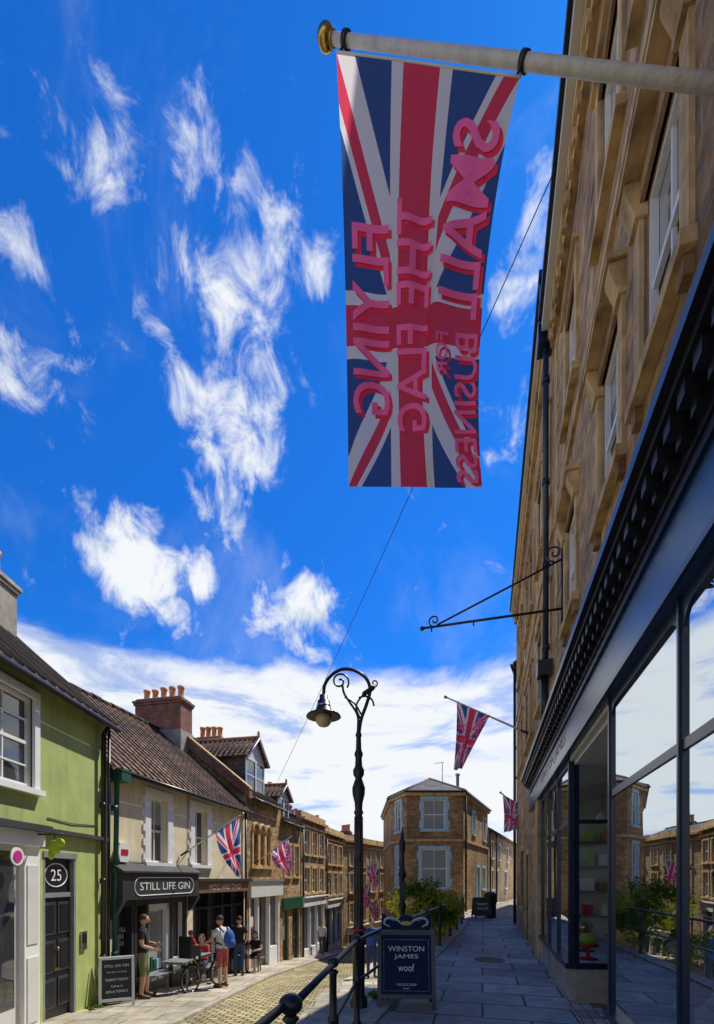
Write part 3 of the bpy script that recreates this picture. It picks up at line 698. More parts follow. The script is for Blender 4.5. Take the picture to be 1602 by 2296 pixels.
d.box(7.6,7.66,-.1,.0,-.85,1.95,'grey'); d.box(8.44,8.5,-.1,.0,-.85,1.95,'grey'); d.box(7.5,8.6,-.1,.22,-.95,-.82,'ashlar')
d.tube([(8.05+.3*math.cos(a),-.072,1.66+.2*math.sin(a)) for a in [i*math.pi/16 for i in range(32)]],.01,'white',6,closed=True)
d.box(7.98,8.12,-.065,-.05,.02,.07,'gold'); d.ell((8.05,-.04,.4),(.03,.03,.03),'gold',8,6)
sf=g['shopfront']
sf.box(2,7.32,.0,.05,-1.0,2.3,'offwhite'); sf.box(7.0,7.34,.05,.13,-1.0,2.1,'white'); sf.box(7.05,7.29,.13,.145,-.6,.4,'offwhite'); sf.box(7.05,7.29,.13,.145,.6,1.8,'offwhite')
sf.box(2,7.36,.05,.2,2.1,2.32,'white'); sf.box(2,7.4,.0,.3,2.323,2.42,'darkgrey'); sf.box(7.4,9.4,.0,.12,2.35,2.42,'darkgrey')
sf.poly([(2.5,.055,-.3),(6.9,.055,-.3),(6.9,.055,2.0),(2.5,.055,2.0)],'glass')
sf.box(8.62,8.78,.0,.04,.28,.62,'steel'); sf.box(8.64,8.76,.04,.05,.4,.58,'blackp')
dp=g['downpipe']; dp.tube([(9.25,.27,4.7),(9.25,.1,4.45),(9.25,.08,-1.0)],.045,'blackp',8); dp.tube([(9.45,.1,4.6),(9.45,.08,-1)],.03,'blackp',8)
for z in (0,1.5,3): dp.tube([(9.25,.08,z),(9.25,.08,z+.1)],.06,'blackp',8)
dp.tube([(7.7,.012,2.6),(8.4,.015,2.58),(9.1,.012,2.63)],.008,'blackp',5)
chimney(g,9.2,-2.25,6.3,7.55,.6,.9,'cement',2)
g.done()
text('25',(-5.1-.07,8.05,1.66),(0,1,0),(0,0,1),.28,.2,'white',g.e)
g=G('hanging_leaf_sign',MG); q=g['sign']
q.ell((7.2,.45,2.08),(.04,.10,.12),'lime',12,8); q.ell((7.2,.53,2.15),(.04,.08,.07),'lime',10,6); q.ell((7.2,.40,1.97),(.04,.05,.08),'lime',10,6)
g['bracket'].tube([(7.2,.0,2.28),(7.2,.6,2.28)],.015,'iron',6); g['bracket'].tube([(7.2,.45,2.28),(7.2,.45,2.15)],.008,'iron',6)
g.done()
g=G('round_shop_sign',MG); g['disc'].tube([(6.72,.21,1.92),(6.72,.23,1.92)],.13,'white',20); g['mark'].tube([(6.72,.23,1.92),(6.72,.24,1.92)],.085,'magenta',18); g.done()
ML=fr((-5.1,9.5),(.215,.977),(.977,-.215)); dL=V((.215,.977,0))
g=G('beige_house',ML)
wA=(1.4,2.05,1.98,3.5); wB=(3.25,3.9,1.98,3.5)
ops=[wA,wB,(.3,2.9,-1.2,1.15),(3.2,6.2,-1.6,1.2)]
wall(g['walls'],0.02,6.33,-2,3.96,ops,'beige',0,.2); shell(g,.02,6.33,-2,3.96,6.1,'beige')
for w_ in (wA,wB):
    sash(g,*w_,0,.16,'white',.05,1,1,'glass'); surround(g,*w_,'white',.2,.03,head=.2)
    for k in range(5):
        z=w_[2]+.05+k*.33
        g['window_surrounds'].box(w_[0]-.27,w_[0]-.2,-.02,.028,z,z+.16,'white'); g['window_surrounds'].box(w_[1]+.2,w_[1]+.27,-.02,.028,z,z+.16,'white')
gable(g,.02,6.3,3.96,6.62,6.1,'tile','beige',.2,.06)
f=g['shopfront']
f.poly([(.3,-.19,-1.2),(2.9,-.19,-1.2),(2.9,-.19,1.15),(.3,-.19,1.15)],'glass')
for s in (.3,.75,.85,1.25,2.2,2.8): f.box(s,s+.07,-.18,.02,-1.2,1.15,'darkgrey')
f.box(.37,.75,-.18,-.1,-1.2,-.5,'darkgrey'); f.box(1.32,2.8,-.18,-.05,-1.2,-.62,'grey'); f.box(.3,2.9,-.18,.0,1.0,1.15,'darkgrey')
f.box(1.32,1.42,-.16,-.04,-.6,1.0,'white'); f.box(2.08,2.2,-.16,-.04,-.6,1.0,'white'); f.box(1.32,2.2,-.16,-.04,.85,1.0,'white'); f.box(2.27,2.8,-.17,-.1,-1.2,-.4,'white'); f.box(2.27,2.33,-.17,-.08,-.4,1.0,'white'); f.box(2.74,2.8,-.17,-.08,-.4,1.0,'white')
f.box(1.45,2.08,-.188,-.17,-.55,.85,'glassl')
for j in range(5): f.box(1.5+j*.11,1.56+j*.11,-.168,-.13,-.58,-.35+.1*random.random(),random.choice(['lblue','gold','white','pgreen']))
f.box(.15,3.0,.0,.28,1.15,1.72,'darkgrey'); f.prism([(.0,1.723),(.34,1.723),(.34,1.76),(.0,1.95)],.1,3.05,'darkgrey','x')
for s in (.12,2.93): f.prism([(.0,.75),(.1,.8),(.3,1.12),(.3,1.15),(.0,1.15)],s,s+.1,'darkgrey','x')
rr=[]
for i in range(24):
    a=2*math.pi*i/24; rr.append((1.62+(.92 if math.cos(a)>0 else -.92)+.2*math.cos(a),.285,1.43+.2*math.sin(a)))
f.tube(rr,.012,'white',6,closed=True)
f.poly([(3.2,-.19,-1.7),(6.2,-.19,-1.7),(6.2,-.19,1.2),(3.2,-.19,1.2)],'glass')
for s in (3.2,3.9,4.0,4.7,5.3,6.1): f.box(s,s+.08,-.18,.02,-1.7,1.2,'blackp')
f.box(3.28,6.1,-.18,.0,-1.7,-.75,'blackp'); f.box(3.2,6.2,-.18,.01,.75,.82,'blackp')
f.box(3.12,6.28,.0,.16,1.2,1.52,'brown'); f.box(3.08,6.32,.0,.24,1.523,1.6,'darkgrey')
for s,mm in ((4.2,'tred'),(4.45,'offwhite'),(5.5,'gold'),(5.75,'tblue')): f.box(s,s+.18,-.188,-.16,-.6,-.2+.3*random.random(),mm)
dp=g['downpipe']; dp.tube([(.25,.25,3.8),(.2,.1,3.6),(.12,.09,-1.0)],.05,'pgreen',10); dp.tube([(6.2,.08,3.8),(6.2,.08,-1.7)],.04,'blackp',8); dp.box(.1,.38,.03,.3,3.6,3.85,'pgreen')
for z in (0,1.7,3): dp.tube([(.15,.09,z),(.15,.09,z+.1)],.07,'pgreen',8)
dp.tube([(.3,.015,1.98),(2.4,.018,1.9),(2.9,.015,2.3),(2.95,.015,3.8)],.008,'blackp',5)
chimney(g,6.3,-3.05,5.3,7.75,.7,1.75,'redbrick',5,lower='cement')
g['alarm_box'].prism([(.3,2.35),(.55,2.35),(.62,2.2),(.55,1.95),(.3,1.95),(.23,2.2)],.0,.1,'white'); g['alarm_box'].box(.33,.53,.1,.11,2.1,2.22,'redp')
g.done()
text('STILL LIFE GIN',ML@V((1.62,.29,1.43)),dL,(0,0,1),1.9,.17,'white',g.e)
text('MOO AND TWO',ML@V((4.7,.165,1.36)),dL,(0,0,1),1.9,.16,'white',g.e)
text('STILL\nLIFE\nGIN',ML@V((.57,-.09,.35)),dL,(0,0,1),.26,.4,'white',g.e)
def dormer(g,s0,s1,o0,z0,ze,zr_,back,rm='tile'):
    d=g['dormer']; sm=(s0+s1)/2
    d.box(s0,s1,back,o0-.03,z0,ze,'slate'); d.box(s0,s0+.1,o0-.03,o0,z0,ze,'lblue'); d.box(s1-.1,s1,o0-.03,o0,z0,ze,'lblue')
    d.poly([(s0+.1,o0-.02,z0),(s1-.1,o0-.02,z0),(s1-.1,o0-.02,ze),(s0+.1,o0-.02,ze)],'glass')
    d.box(s0+.1,s1-.1,o0-.015,o0+.01,z0,z0+.08,'white'); d.box(s0+.1,s1-.1,o0-.015,o0+.01,ze-.08,ze,'white'); d.box(sm-.04,sm+.04,o0-.015,o0+.015,z0,ze,'white'); d.box(s0+.1,s1-.1,o0-.015,o0+.005,(z0+ze)/2-.02,(z0+ze)/2+.02,'white')
    d.poly([(s0-.0,o0,ze),(s1,o0,ze),(sm,o0,zr_)],'offwhite')
    e=.14
    for a in (s0-e,s1+e):
        pts=[(a,o0+.15,ze-.08),(sm,o0+.15,zr_),(sm,back,zr_),(a,back,ze-.08)]
        d.poly(pts,rm,uvs=[(0,0),(0,1),(back-o0,1),(back-o0,0)]); d.poly([(p[0],p[1],p[2]+.06) for p in pts],rm,uvs=[(0,0),(0,1),(back-o0,1),(back-o0,0)])
        d.tube([(a,o0+.16,ze-.06),(sm,o0+.16,zr_+.02)],.035,'white',6)
        n=int((o0+.15-back)/.2)
        for i in range(n+1):
            o=o0+.15+(back-o0-.15)*i/n; d.tube([(a,o,ze-.01),(sm,o,zr_+.07)],.03,rm,5)
    d.tube([(sm,o0+.15,zr_+.06),(sm,back,zr_+.06)],.07,'terr',8); d.ell((sm,o0+.12,zr_+.18),(.06,.05,.12),'terr',8,6)
g=G('stone_dormer_house',ML)
ops=[(6.9+.55*i,7.25+.55*i,2.1,3.35) for i in range(3)]+[(6.6,9.3,-1.9,.92)]
wall(g['walls'],6.35,9.5,-2.3,4.43,ops,'rubble2',0,.15); shell(g,6.35,9.5,-2.3,4.43,6.1,'rubble2')
for o_ in ops[:3]:
    sash(g,*o_,0,.13,'darkgrey',.03,0,1); sm=(o_[0]+o_[1])/2; r=(o_[1]-o_[0])/2+.06
    q=g['window_surrounds']; q.tube([(sm+r*math.cos(a),.03,o_[3]-.12+r*1.3*math.sin(a)) for a in [math.pi*i/10 for i in range(11)]],.06,'ashlar',6)
    q.box(o_[0]-.11,o_[0]-.01,-.01,.05,o_[2]-.05,o_[3]-.1,'ashlar'); q.box(o_[1]+.01,o_[1]+.11,-.01,.05,o_[2]-.05,o_[3]-.1,'ashlar')
    q.prism([(o_[0],o_[3]+.003),(o_[0],o_[3]-.16),(sm,o_[3]+.003)],-.12,.02,'ashlar'); q.prism([(o_[1],o_[3]+.003),(o_[1],o_[3]-.16),(sm,o_[3]+.003)],-.12,.02,'ashlar')
q.box(6.7,8.6,-.01,.1,1.95,2.05,'ashlar')
gable(g,6.55,9.3,4.43,6.9,6.1,'tile','rubble2',.15,.0)
g['parapet'].prism([(.15,4.3),(.15,4.6),(-3.05,7.2),(-3.05,6.8)],6.33,6.55,'redbrick','x')
g['parapet'].prism([(.17,4.6),(.17,4.66),(-3.05,7.26),(-3.05,7.2)],6.31,6.57,'ashlar','x')
dormer(g,7.1,8.7,-.35,4.7,5.95,6.75,-3.2)
f=g['shopfront']; f.poly([(6.6,-.14,-1.9),(9.3,-.14,-1.9),(9.3,-.14,.92),(6.6,-.14,.92)],'glass')
f.box(6.5,9.4,0,.14,.95,1.5,'offwhite'); f.box(6.45,9.45,0,.2,1.503,1.58,'grey')
for s in (6.6,7.3,8.3,9.22): f.box(s,s+.08,-.13,.02,-1.9,.92,'white')
f.box(6.68,7.3,-.13,-.02,-1.9,-.9,'grey'); f.box(8.38,9.22,-.13,-.02,-1.9,-1.0,'white')
f.tube([(7.0,-.12,.1),(7.0,-.1,.1)],.26,'tred',20); f.tube([(7.0,-.1,.1),(7.0,-.095,.1)],.2,'offwhite',16)
chimney(g,9.4,-3.0,6.0,7.35,.55,1.1,'redbrick',4)
g.done()
g=G('stone_dormer_house',ML)
ops=[(9.9,10.5,1.7,3.0),(11.0,11.6,1.7,3.0),(9.7,10.4,-2.2,.3),(10.8,11.7,-2.3,.3)]
wall(g['walls'],9.52,11.9,-2.8,3.95,ops,'rubble',0,.15); shell(g,9.52,11.9,-2.8,3.95,6,'rubble')
for o_ in ops[:2]: sash(g,*o_); surround(g,*o_,'ashlar',.1)
for o_ in ops[2:]: sash(g,*o_,0,.13,'dgreen',.08,0,1)
g['shopfront'].box(9.6,11.85,0,.12,.35,.8,'dgreen')
gable(g,9.52,11.9,3.95,5.9,6,'tile','rubble',.15,.02); dormer(g,9.95,11.2,-.3,4.1,5.0,5.55,-2.4)
g.done()
def tallhouse(name,Mx,s0,s1,zb,ze,rows,wcol,wm,rm,shop,ch,dep=6,w=.75,smat='white',pipes=()):
    g=G(name,Mx); ops=[(s-w/2,s+w/2,a,c) for s in wcol for a,c in rows]
    wall(g['walls'],s0,s1,zb,ze,ops+[(shop[0],shop[1],shop[2],shop[3])],wm,0,.14); shell(g,s0,s1,zb,ze,dep,wm)
    for o_ in ops: sash(g,*o_,0,.11,'white',.05,1,1,random.choice(['glass','glassl'])); surround(g,*o_,'ashlar',.12,.05)
    q=g['cornice']; q.box(s0,s1,0,.1,ze-.3,ze-.2,'ashlar'); q.box(s0,s1,-.2,.2,ze+.002,ze+.12,'ashlar'); q.box(s0,s1,-.2,.03,ze+.12,ze+.4,'ashlar')
    gable(g,s0,s1,ze,ze+1.0,dep,rm,wm,-.25,.0)
    f=g['shopfront']; a,c,e,h=shop; f.poly([(a,-.13,e),(c,-.13,e),(c,-.13,h),(a,-.13,h)],'glass')
    n=int((c-a)/1.0)
    for i in range(n+1):
        x=a+(c-a-.08)*i/n; f.box(x,x+.08,-.12,.03,e,h,smat)
    f.box(a,c,-.12,.0,e,e+.9,smat); f.box(a-.1,c+.1,0,.14,h,h+.4,smat); f.box(a-.12,c+.12,0,.22,h+.403,h+.46,smat)
    for (s,o,z,p_) in ch: chimney(g,s,o,ze,z,.5,.7,'redbrick',p_)
    for s in pipes: g['downpipe'].tube([(s,.08,zb),(s,.08,ze-.3)],.05,'blackp',6)
    return g.done()
tallhouse('stone_town_house',ML,11.92,15.8,-3.2,4.3,[(.95,2.1),(2.75,3.85)],[12.7,13.9,15.1],'rubble3','slate',(12.1,15.5,-2.6,.3),[(12.6,-2.5,6.0,1),(14.3,-2.5,6.1,1)],pipes=(12.05,))
tallhouse('stone_town_house',ML,15.82,19.75,-3.4,4.0,[(.7,1.9),(2.4,3.5)],[16.6,17.8,19.0],'rubble','slate',(16.0,19.4,-3.0,.0),[(16.2,-2.5,5.7,2),(19,-3,5.4,3)],smat='offwhite',pipes=(15.95,))
dE=V((3.6,7.2,0)).normalized()
ME=fr((-.85,28.85),dE[:2],(dE.y,-dE.x))
tallhouse('stone_town_house',ME,.03,8.3,-4.2,3.9,[(-1.2,.0),(.7,1.9),(2.4,3.4)],[1.2,2.8,4.4,6.0,7.4],'rubble3','slate',(.6,7.8,-4.0,-1.9),[(1.5,-3,5.4,3),(6,-3,5.2,4)],smat='offwhite')
dE2=V((.75,.66,0)).normalized(); pE=ME@V((8.35,0,0))
tallhouse('stone_town_house',fr((pE.x,pE.y),dE2[:2],(dE2.y,-dE2.x)),.03,12,-5.5,3.4,[(-1.5,-.4),(.3,1.4)],[1.5,3.5,5.5,7.5,9.5],'rubble','slate',(.6,11,-5.2,-2.5),[(3,-3,4.9,3)],smat='dgreen')
# ------------------------------------------------------------------ corner building
P_=[V((1.75,24.0)),V((2.35,22.1)),V((5.0,22.1)),V((7.87,28.2)),V((5.0,31)),V((1.75,31))]
root=empty('corner_stone_house')
cen=sum(P_,V((0,0)))/len(P_); ZE=5.65
def edgeframe(i):
    a,c=P_[i],P_[(i+1)%6]; d=(c-a).normalized(); n=V((d.y,-d.x))
    if (a+n-cen).length<(a-cen).length: n=-n
    return fr((a.x,a.y),d,n),(c-a).length
opsd={0:[(.7,1.3,1.2,3.1),(.7,1.3,3.9,5.35)],1:[(.68,1.92,1.15,3.0),(.78,1.82,3.9,5.35)],2:[(2.2,2.9,3.9,5.0),(5.2,5.9,3.8,5.0),(3.3,4.1,.0,2.2),(5.0,5.8,1.0,2.2)]}
for i in range(6):
    Fm,ln=edgeframe(i); gg=G('facade',Fm); gg.e.parent=root
    ops=opsd.get(i,[])
    wall(gg['walls'],0,ln,-3,ZE,ops,'rubble2',0,.12,'lblue')
    for o_ in ops:
        if o_[2]<.5: gg['door'].box(o_[0],o_[1],-.1,-.06,0,2.2,'lblue')
        else: sash(gg,*o_,0,.1,'white',.06,1,1,'glassl' if i==1 else 'glass')
        surround(gg,*o_,'lblue',.13,.03,head=.14)
        if i<2:
            for z in (o_[2]+.1,o_[3]-.5): gg['window_surrounds'].box(o_[0]-.2,o_[0]-.13,-.01,.028,z,z+.35,'lblue'); gg['window_surrounds'].box(o_[1]+.13,o_[1]+.2,-.01,.028,z,z+.35,'lblue')
    q=gg['cornice']; q.box(-.06,ln+.06,-.02,.07,3.35,3.47,'ashlar'); q.box(-.1,ln+.1,-.02,.12,ZE-.15,ZE,'ashlar'); q.box(-.15,ln+.15,.1,.2,ZE,ZE+.09,'blackp')
    if i==2:
        gg['downpipe'].tube([(.2,.1,0),(.2,.1,ZE)],.05,'blackp',8)
    gg.done()
b=B(); ap1=V((3.9,25.3,7.0)); ap2=V((4.3,28.5,7.0))
out=[(p+(p-cen).normalized()*.25) for p in P_]; T=[ap1,ap1,ap1,ap2,ap2,ap2]
for i in range(6):
    a=out[i];c=out[(i+1)%6]; A=(a.x,a.y,ZE+.06); C=(c.x,c.y,ZE+.06); t0=T[i]; t1=T[(i+1)%6]
    pts=[A,C,tuple(t1)]+([tuple(t0)] if t0!=t1 else []); L_=(c-a).length
    b.poly(pts,'slate',uvs=[(0,0),(L_,0),(L_/2,3.2)]+([(0,3.2)] if t0!=t1 else []))
    b.tube([V(A)+V((0,0,.03)),t0+V((0,0,.03))],.05,'cement',6)
b.lathe((5.2,24.2,5.9),[(.08,0),(.08,1.0),(.12,1.02),(.12,1.12),(.05,1.14)],'steel',10)
b.tube([(4.3,23.6,6.2),(4.3,23.6,7.6)],.02,'steel',6); b.tube([(3.9,23.6,7.4),(4.7,23.6,7.5)],.012,'steel',5)
for k in range(6): b.tube([(3.95+k*.13,23.45,7.41+k*.015),(3.95+k*.13,23.75,7.41+k*.015)],.008,'steel',5)
b.finish('roof',root)
dC=V((.425,.905)).normalized()
gC=G('stone_cottage',fr((7.95,28.35),dC,(dC.y,-dC.x)))
ops=[(1,1.8,2.9,3.9),(4,4.8,2.9,3.9),(8,8.8,2.9,3.9),(1,1.8,.9,2.1),(3,3.8,0,2.1),(7,8,.9,2.1)]
wall(gC['walls'],0,16,-3,4.6,ops,'rubble3',0,.12); shell(gC,0,16,-3,4.6,5,'rubble3')
for o_ in ops: sash(gC,*o_); surround(gC,*o_,'white',.1)
gable(gC,0,16,4.6,6.0,5,'tile','rubble3',.15,.02)
gC['downpipe'].tube([(2.5,.1,0),(2.5,.1,4.5)],.05,'blackp',8); gC['downpipe'].tube([(.1,.1,0),(.1,.1,4.5)],.05,'blackp',8)
gC.done()
# ------------------------------------------------------------------ A boards
def aboard(name,c,w,h,yaw,fm,pm,lean=.16):
    e=empty(name); R=Matrix.Translation(V(c))@Matrix.Rotation(yaw,4,'Z'); b=B(R)
    for sg in (-1,1):
        def Y(z): return sg*(lean*(1-z/h)+.015)
        def slab(x0,x1,z0,z1,t0,t1,m):
            P8=[]
            for z in (z0,z1):
                for x in (x0,x1):
                    for t in (t0,t1): P8.append((x,Y(z)+sg*t,z))
            for q in ((0,1,3,2),(4,5,7,6),(0,1,5,4),(2,3,7,6),(0,2,6,4),(1,3,7,5)): b.poly([P8[i] for i in q],m)
        slab(-w/2,-w/2+.05,0,h,0,.03,fm); slab(w/2-.05,w/2,0,h,0,.03,fm)
        slab(-w/2+.05,w/2-.05,h-.05,h,0,.028,fm); slab(-w/2+.05,w/2-.05,.12,.17,0,.028,fm); slab(-w/2+.05,w/2-.05,.17,h-.05,.0,.015,pm)
    b.finish('boards',e); return e,R
def btext(e,R,h,lean,lines,mat):
    for body,x,z,w,hh in lines:
        sl=V((0,lean/h,1)).normalized(); y=-(lean*(1-z/h)+.015+.019)
        text(body,R@V((x,y,z)),R.to_3x3()@V((1,0,0)),R.to_3x3()@sl,w,hh,mat,e)
e,R=aboard('pavement_sign',(.62,5.95,0),.72,.94,math.radians(-3),'navy','board')
M['wtxt']=pbr('sign_lettering',(.85,.83,.76),.7,var=.03)
btext(e,R,.94,.16,[('WINSTON',0,.72,.45,.066),('JAMES',0,.62,.30,.066),('THE DOG SHOP',0,.285,.25,.03)],'wtxt')
btext(e,R,.94,.16,[('woof',0,.49,.20,.09)],'wtxt')
b=B(R)
def bp(x,z): return (x,-(.16*(1-z/.94)+.015+.021),z)
def dots(x0,z0,x1,z1,n):
    for i in range(n):
        t=i/(n-1); q=bp(x0+(x1-x0)*t,z0+(z1-z0)*t); b.ell(q,(.004,.003,.004),'wtxt',6,4)
dots(-.28,.83,.28,.83,28); dots(-.28,.21,.28,.21,28); dots(-.28,.21,-.28,.83,30); dots(.28,.21,.28,.83,30)
b.tube([bp(-.04,.24),bp(.04,.24)],.005,'wtxt',6)
hp=[(-.31,.95)]+[(-.31+.62*i/20,1.12+.045*math.cos(2*math.pi*2*i/20)-.02*math.sin(math.pi*i/20)) for i in range(21)]+[(.31,.95)]
b.prism([(x,z) for x,z in hp],-.02,.02,'board')
M['ltxt']=pbr('pale_blue_mark',(.42,.58,.62),.6)
for sg in (-1,1):
    b.tube(bez([V((sg*.05,-.028,1.02)),V((sg*.10,-.028,1.07)),V((sg*.18,-.028,1.10)),V((sg*.25,-.028,1.09)),V((sg*.27,-.028,1.03)),V((sg*.2,-.028,.99))]),[.008+.010*math.sin(math.pi*i/40) for i in range(41)],'ltxt',6)
b.box(-.05,.05,-.03,-.021,1.01,1.06,'gold')
b.finish('header',e)
e,R=aboard('pavement_sign',(5.0,18.8,0),.72,.85,math.radians(10),'darkgrey','darkgrey'); btext(e,R,.85,.16,[('hunter',0,.6,.45,.12),('french',0,.42,.45,.12)],'wtxt')
e,R=aboard('pavement_sign',(-4.72,9.2,zr(9.2)),.62,.95,math.radians(28),'offwhite','blackp',lean=.2)
btext(e,R,.95,.2,[('STILL LIFE GIN',0,.78,.42,.05),('THIRSTY NOW?',0,.52,.4,.05),('Gin bar & shop',0,.66,.34,.035),('Come in',0,.4,.2,.04),('GIN & TONICS',0,.3,.38,.045)],'wtxt')
g=G('litter_bin'); g['body'].lathe((5.5,19.3,0),[(.2,0),(.22,.05),(.24,.85),(.26,.87),(.26,.95),(.15,1.05),(.0,1.06)],'blackp',16); g['feet'].lathe((5.5,19.3,0),[(.23,0),(.23,.03)],'iron',16); g.done()
g=G('iron_signpost'); c=(.86,8.9,0); g['post'].lathe(c,[(.09,0),(.09,.1),(.06,.14),(.055,1.0),(.075,1.05),(.075,1.1),(.05,1.15),(.045,1.6),(.08,1.65),(.08,1.7),(.05,1.75),(.04,2.1),(.06,2.15),(.065,2.3),(.035,2.35),(.03,2.42),(.0,2.6)],'iron',14); g['notice'].box(.80,.92,8.80,8.84,1.2,1.55,'blackp'); g.done()
# ------------------------------------------------------------------ shrub
def shrub(name,c,rad,n,mats,stems=8,size=.05):
    b=B(); c=V(c)
    for i in range(stems):
        a=random.random()*6.28; t=c+V((math.cos(a)*rad[0]*.7,math.sin(a)*rad[1]*.7,rad[2]*.5*random.random()))
        b.tube([c-V((0,0,rad[2])),c-V((0,0,rad[2]*.4))+V((.05*math.cos(a),.05*math.sin(a),0)),t],[.015,.012,.004],'brown',5)
    cl=[(V((random.gauss(0,.45)*rad[0],random.gauss(0,.45)*rad[1],random.gauss(0,.4)*rad[2])),random.choice(mats),.3+.25*random.random()) for _ in range(26)]
    for i in range(n):
        q,m,rr=random.choice(cl); d=V((random.gauss(0,1),random.gauss(0,1),random.gauss(0,1))).normalized()*rr*random.random()**.4*min(rad)
        p=c+q+d; u=V((random.gauss(0,1),random.gauss(0,1),random.gauss(0,1))).normalized(); w=u.orthogonal().normalized(); s=size*(.6+.8*random.random())
        b.poly([p-u*s,p+w*s*.45,p+u*s,p-w*s*.45],m)
    return b.finish(name,recalc=False)
shrub('flowering_shrub',(1.85,12.4,.75),(.85,.65,.75),4600,['leaf','leafy','leafy','leaf'],12)
shrub('flowering_shrub',(2.6,14.0,.65),(.65,.55,.6),2200,['leaf','leafy'],8)
shrub('flowering_shrub',(1.2,11.2,.2),(.45,.5,.65),1300,['leaf','leaf','leafy'],6)
shrub('weeds',(.25,6.15,.06),(.16,.22,.06),160,['leaf'],2,.03); shrub('weeds',(-4.9,8.9,zr(8.9)+.05),(.12,.5,.06),160,['leaf'],2,.03)
# ------------------------------------------------------------------ bench & tables
def bench(name,c,yaw,L_=1.5,w=.35,h=.45,m='grey'):
    R=Matrix.Translation(V(c))@Matrix.Rotation(yaw,4,'Z'); b=B(R)
    n=max(3,int(w/.1))
    for i in range(n):
        y=-w/2+w*i/n; b.box(-L_/2,L_/2,y+.008,y+w/n-.008,h-.03,h,m)
    for x in (-L_/2+.15,L_/2-.15):
        b.box(x-.03,x+.03,-w/2,w/2,h-.09,h-.032,m)
        for y in (-w/2+.03,w/2-.03): b.tube([(x,y*1.15,0),(x,y,h-.06)],.022,m,6)
    b.finish(name)
bench('bench',(-4.62,10.65,zr(10.6)),math.radians(75),.9,.32,.42)
bench('table',(-4.2,11.75,zr(11.7)),math.radians(78),1.5,.6,.74)
bench('bench',(-4.35,12.35,zr(12.3)),math.radians(78),1.2,.3,.44)
bench('bench',(-3.99,12.85,zr(12.9)),math.radians(78),.9,.3,.46)
bench('bench',(-3.5,15.22,zr(15.2)),math.radians(0),.95,.35,.46,'brown')
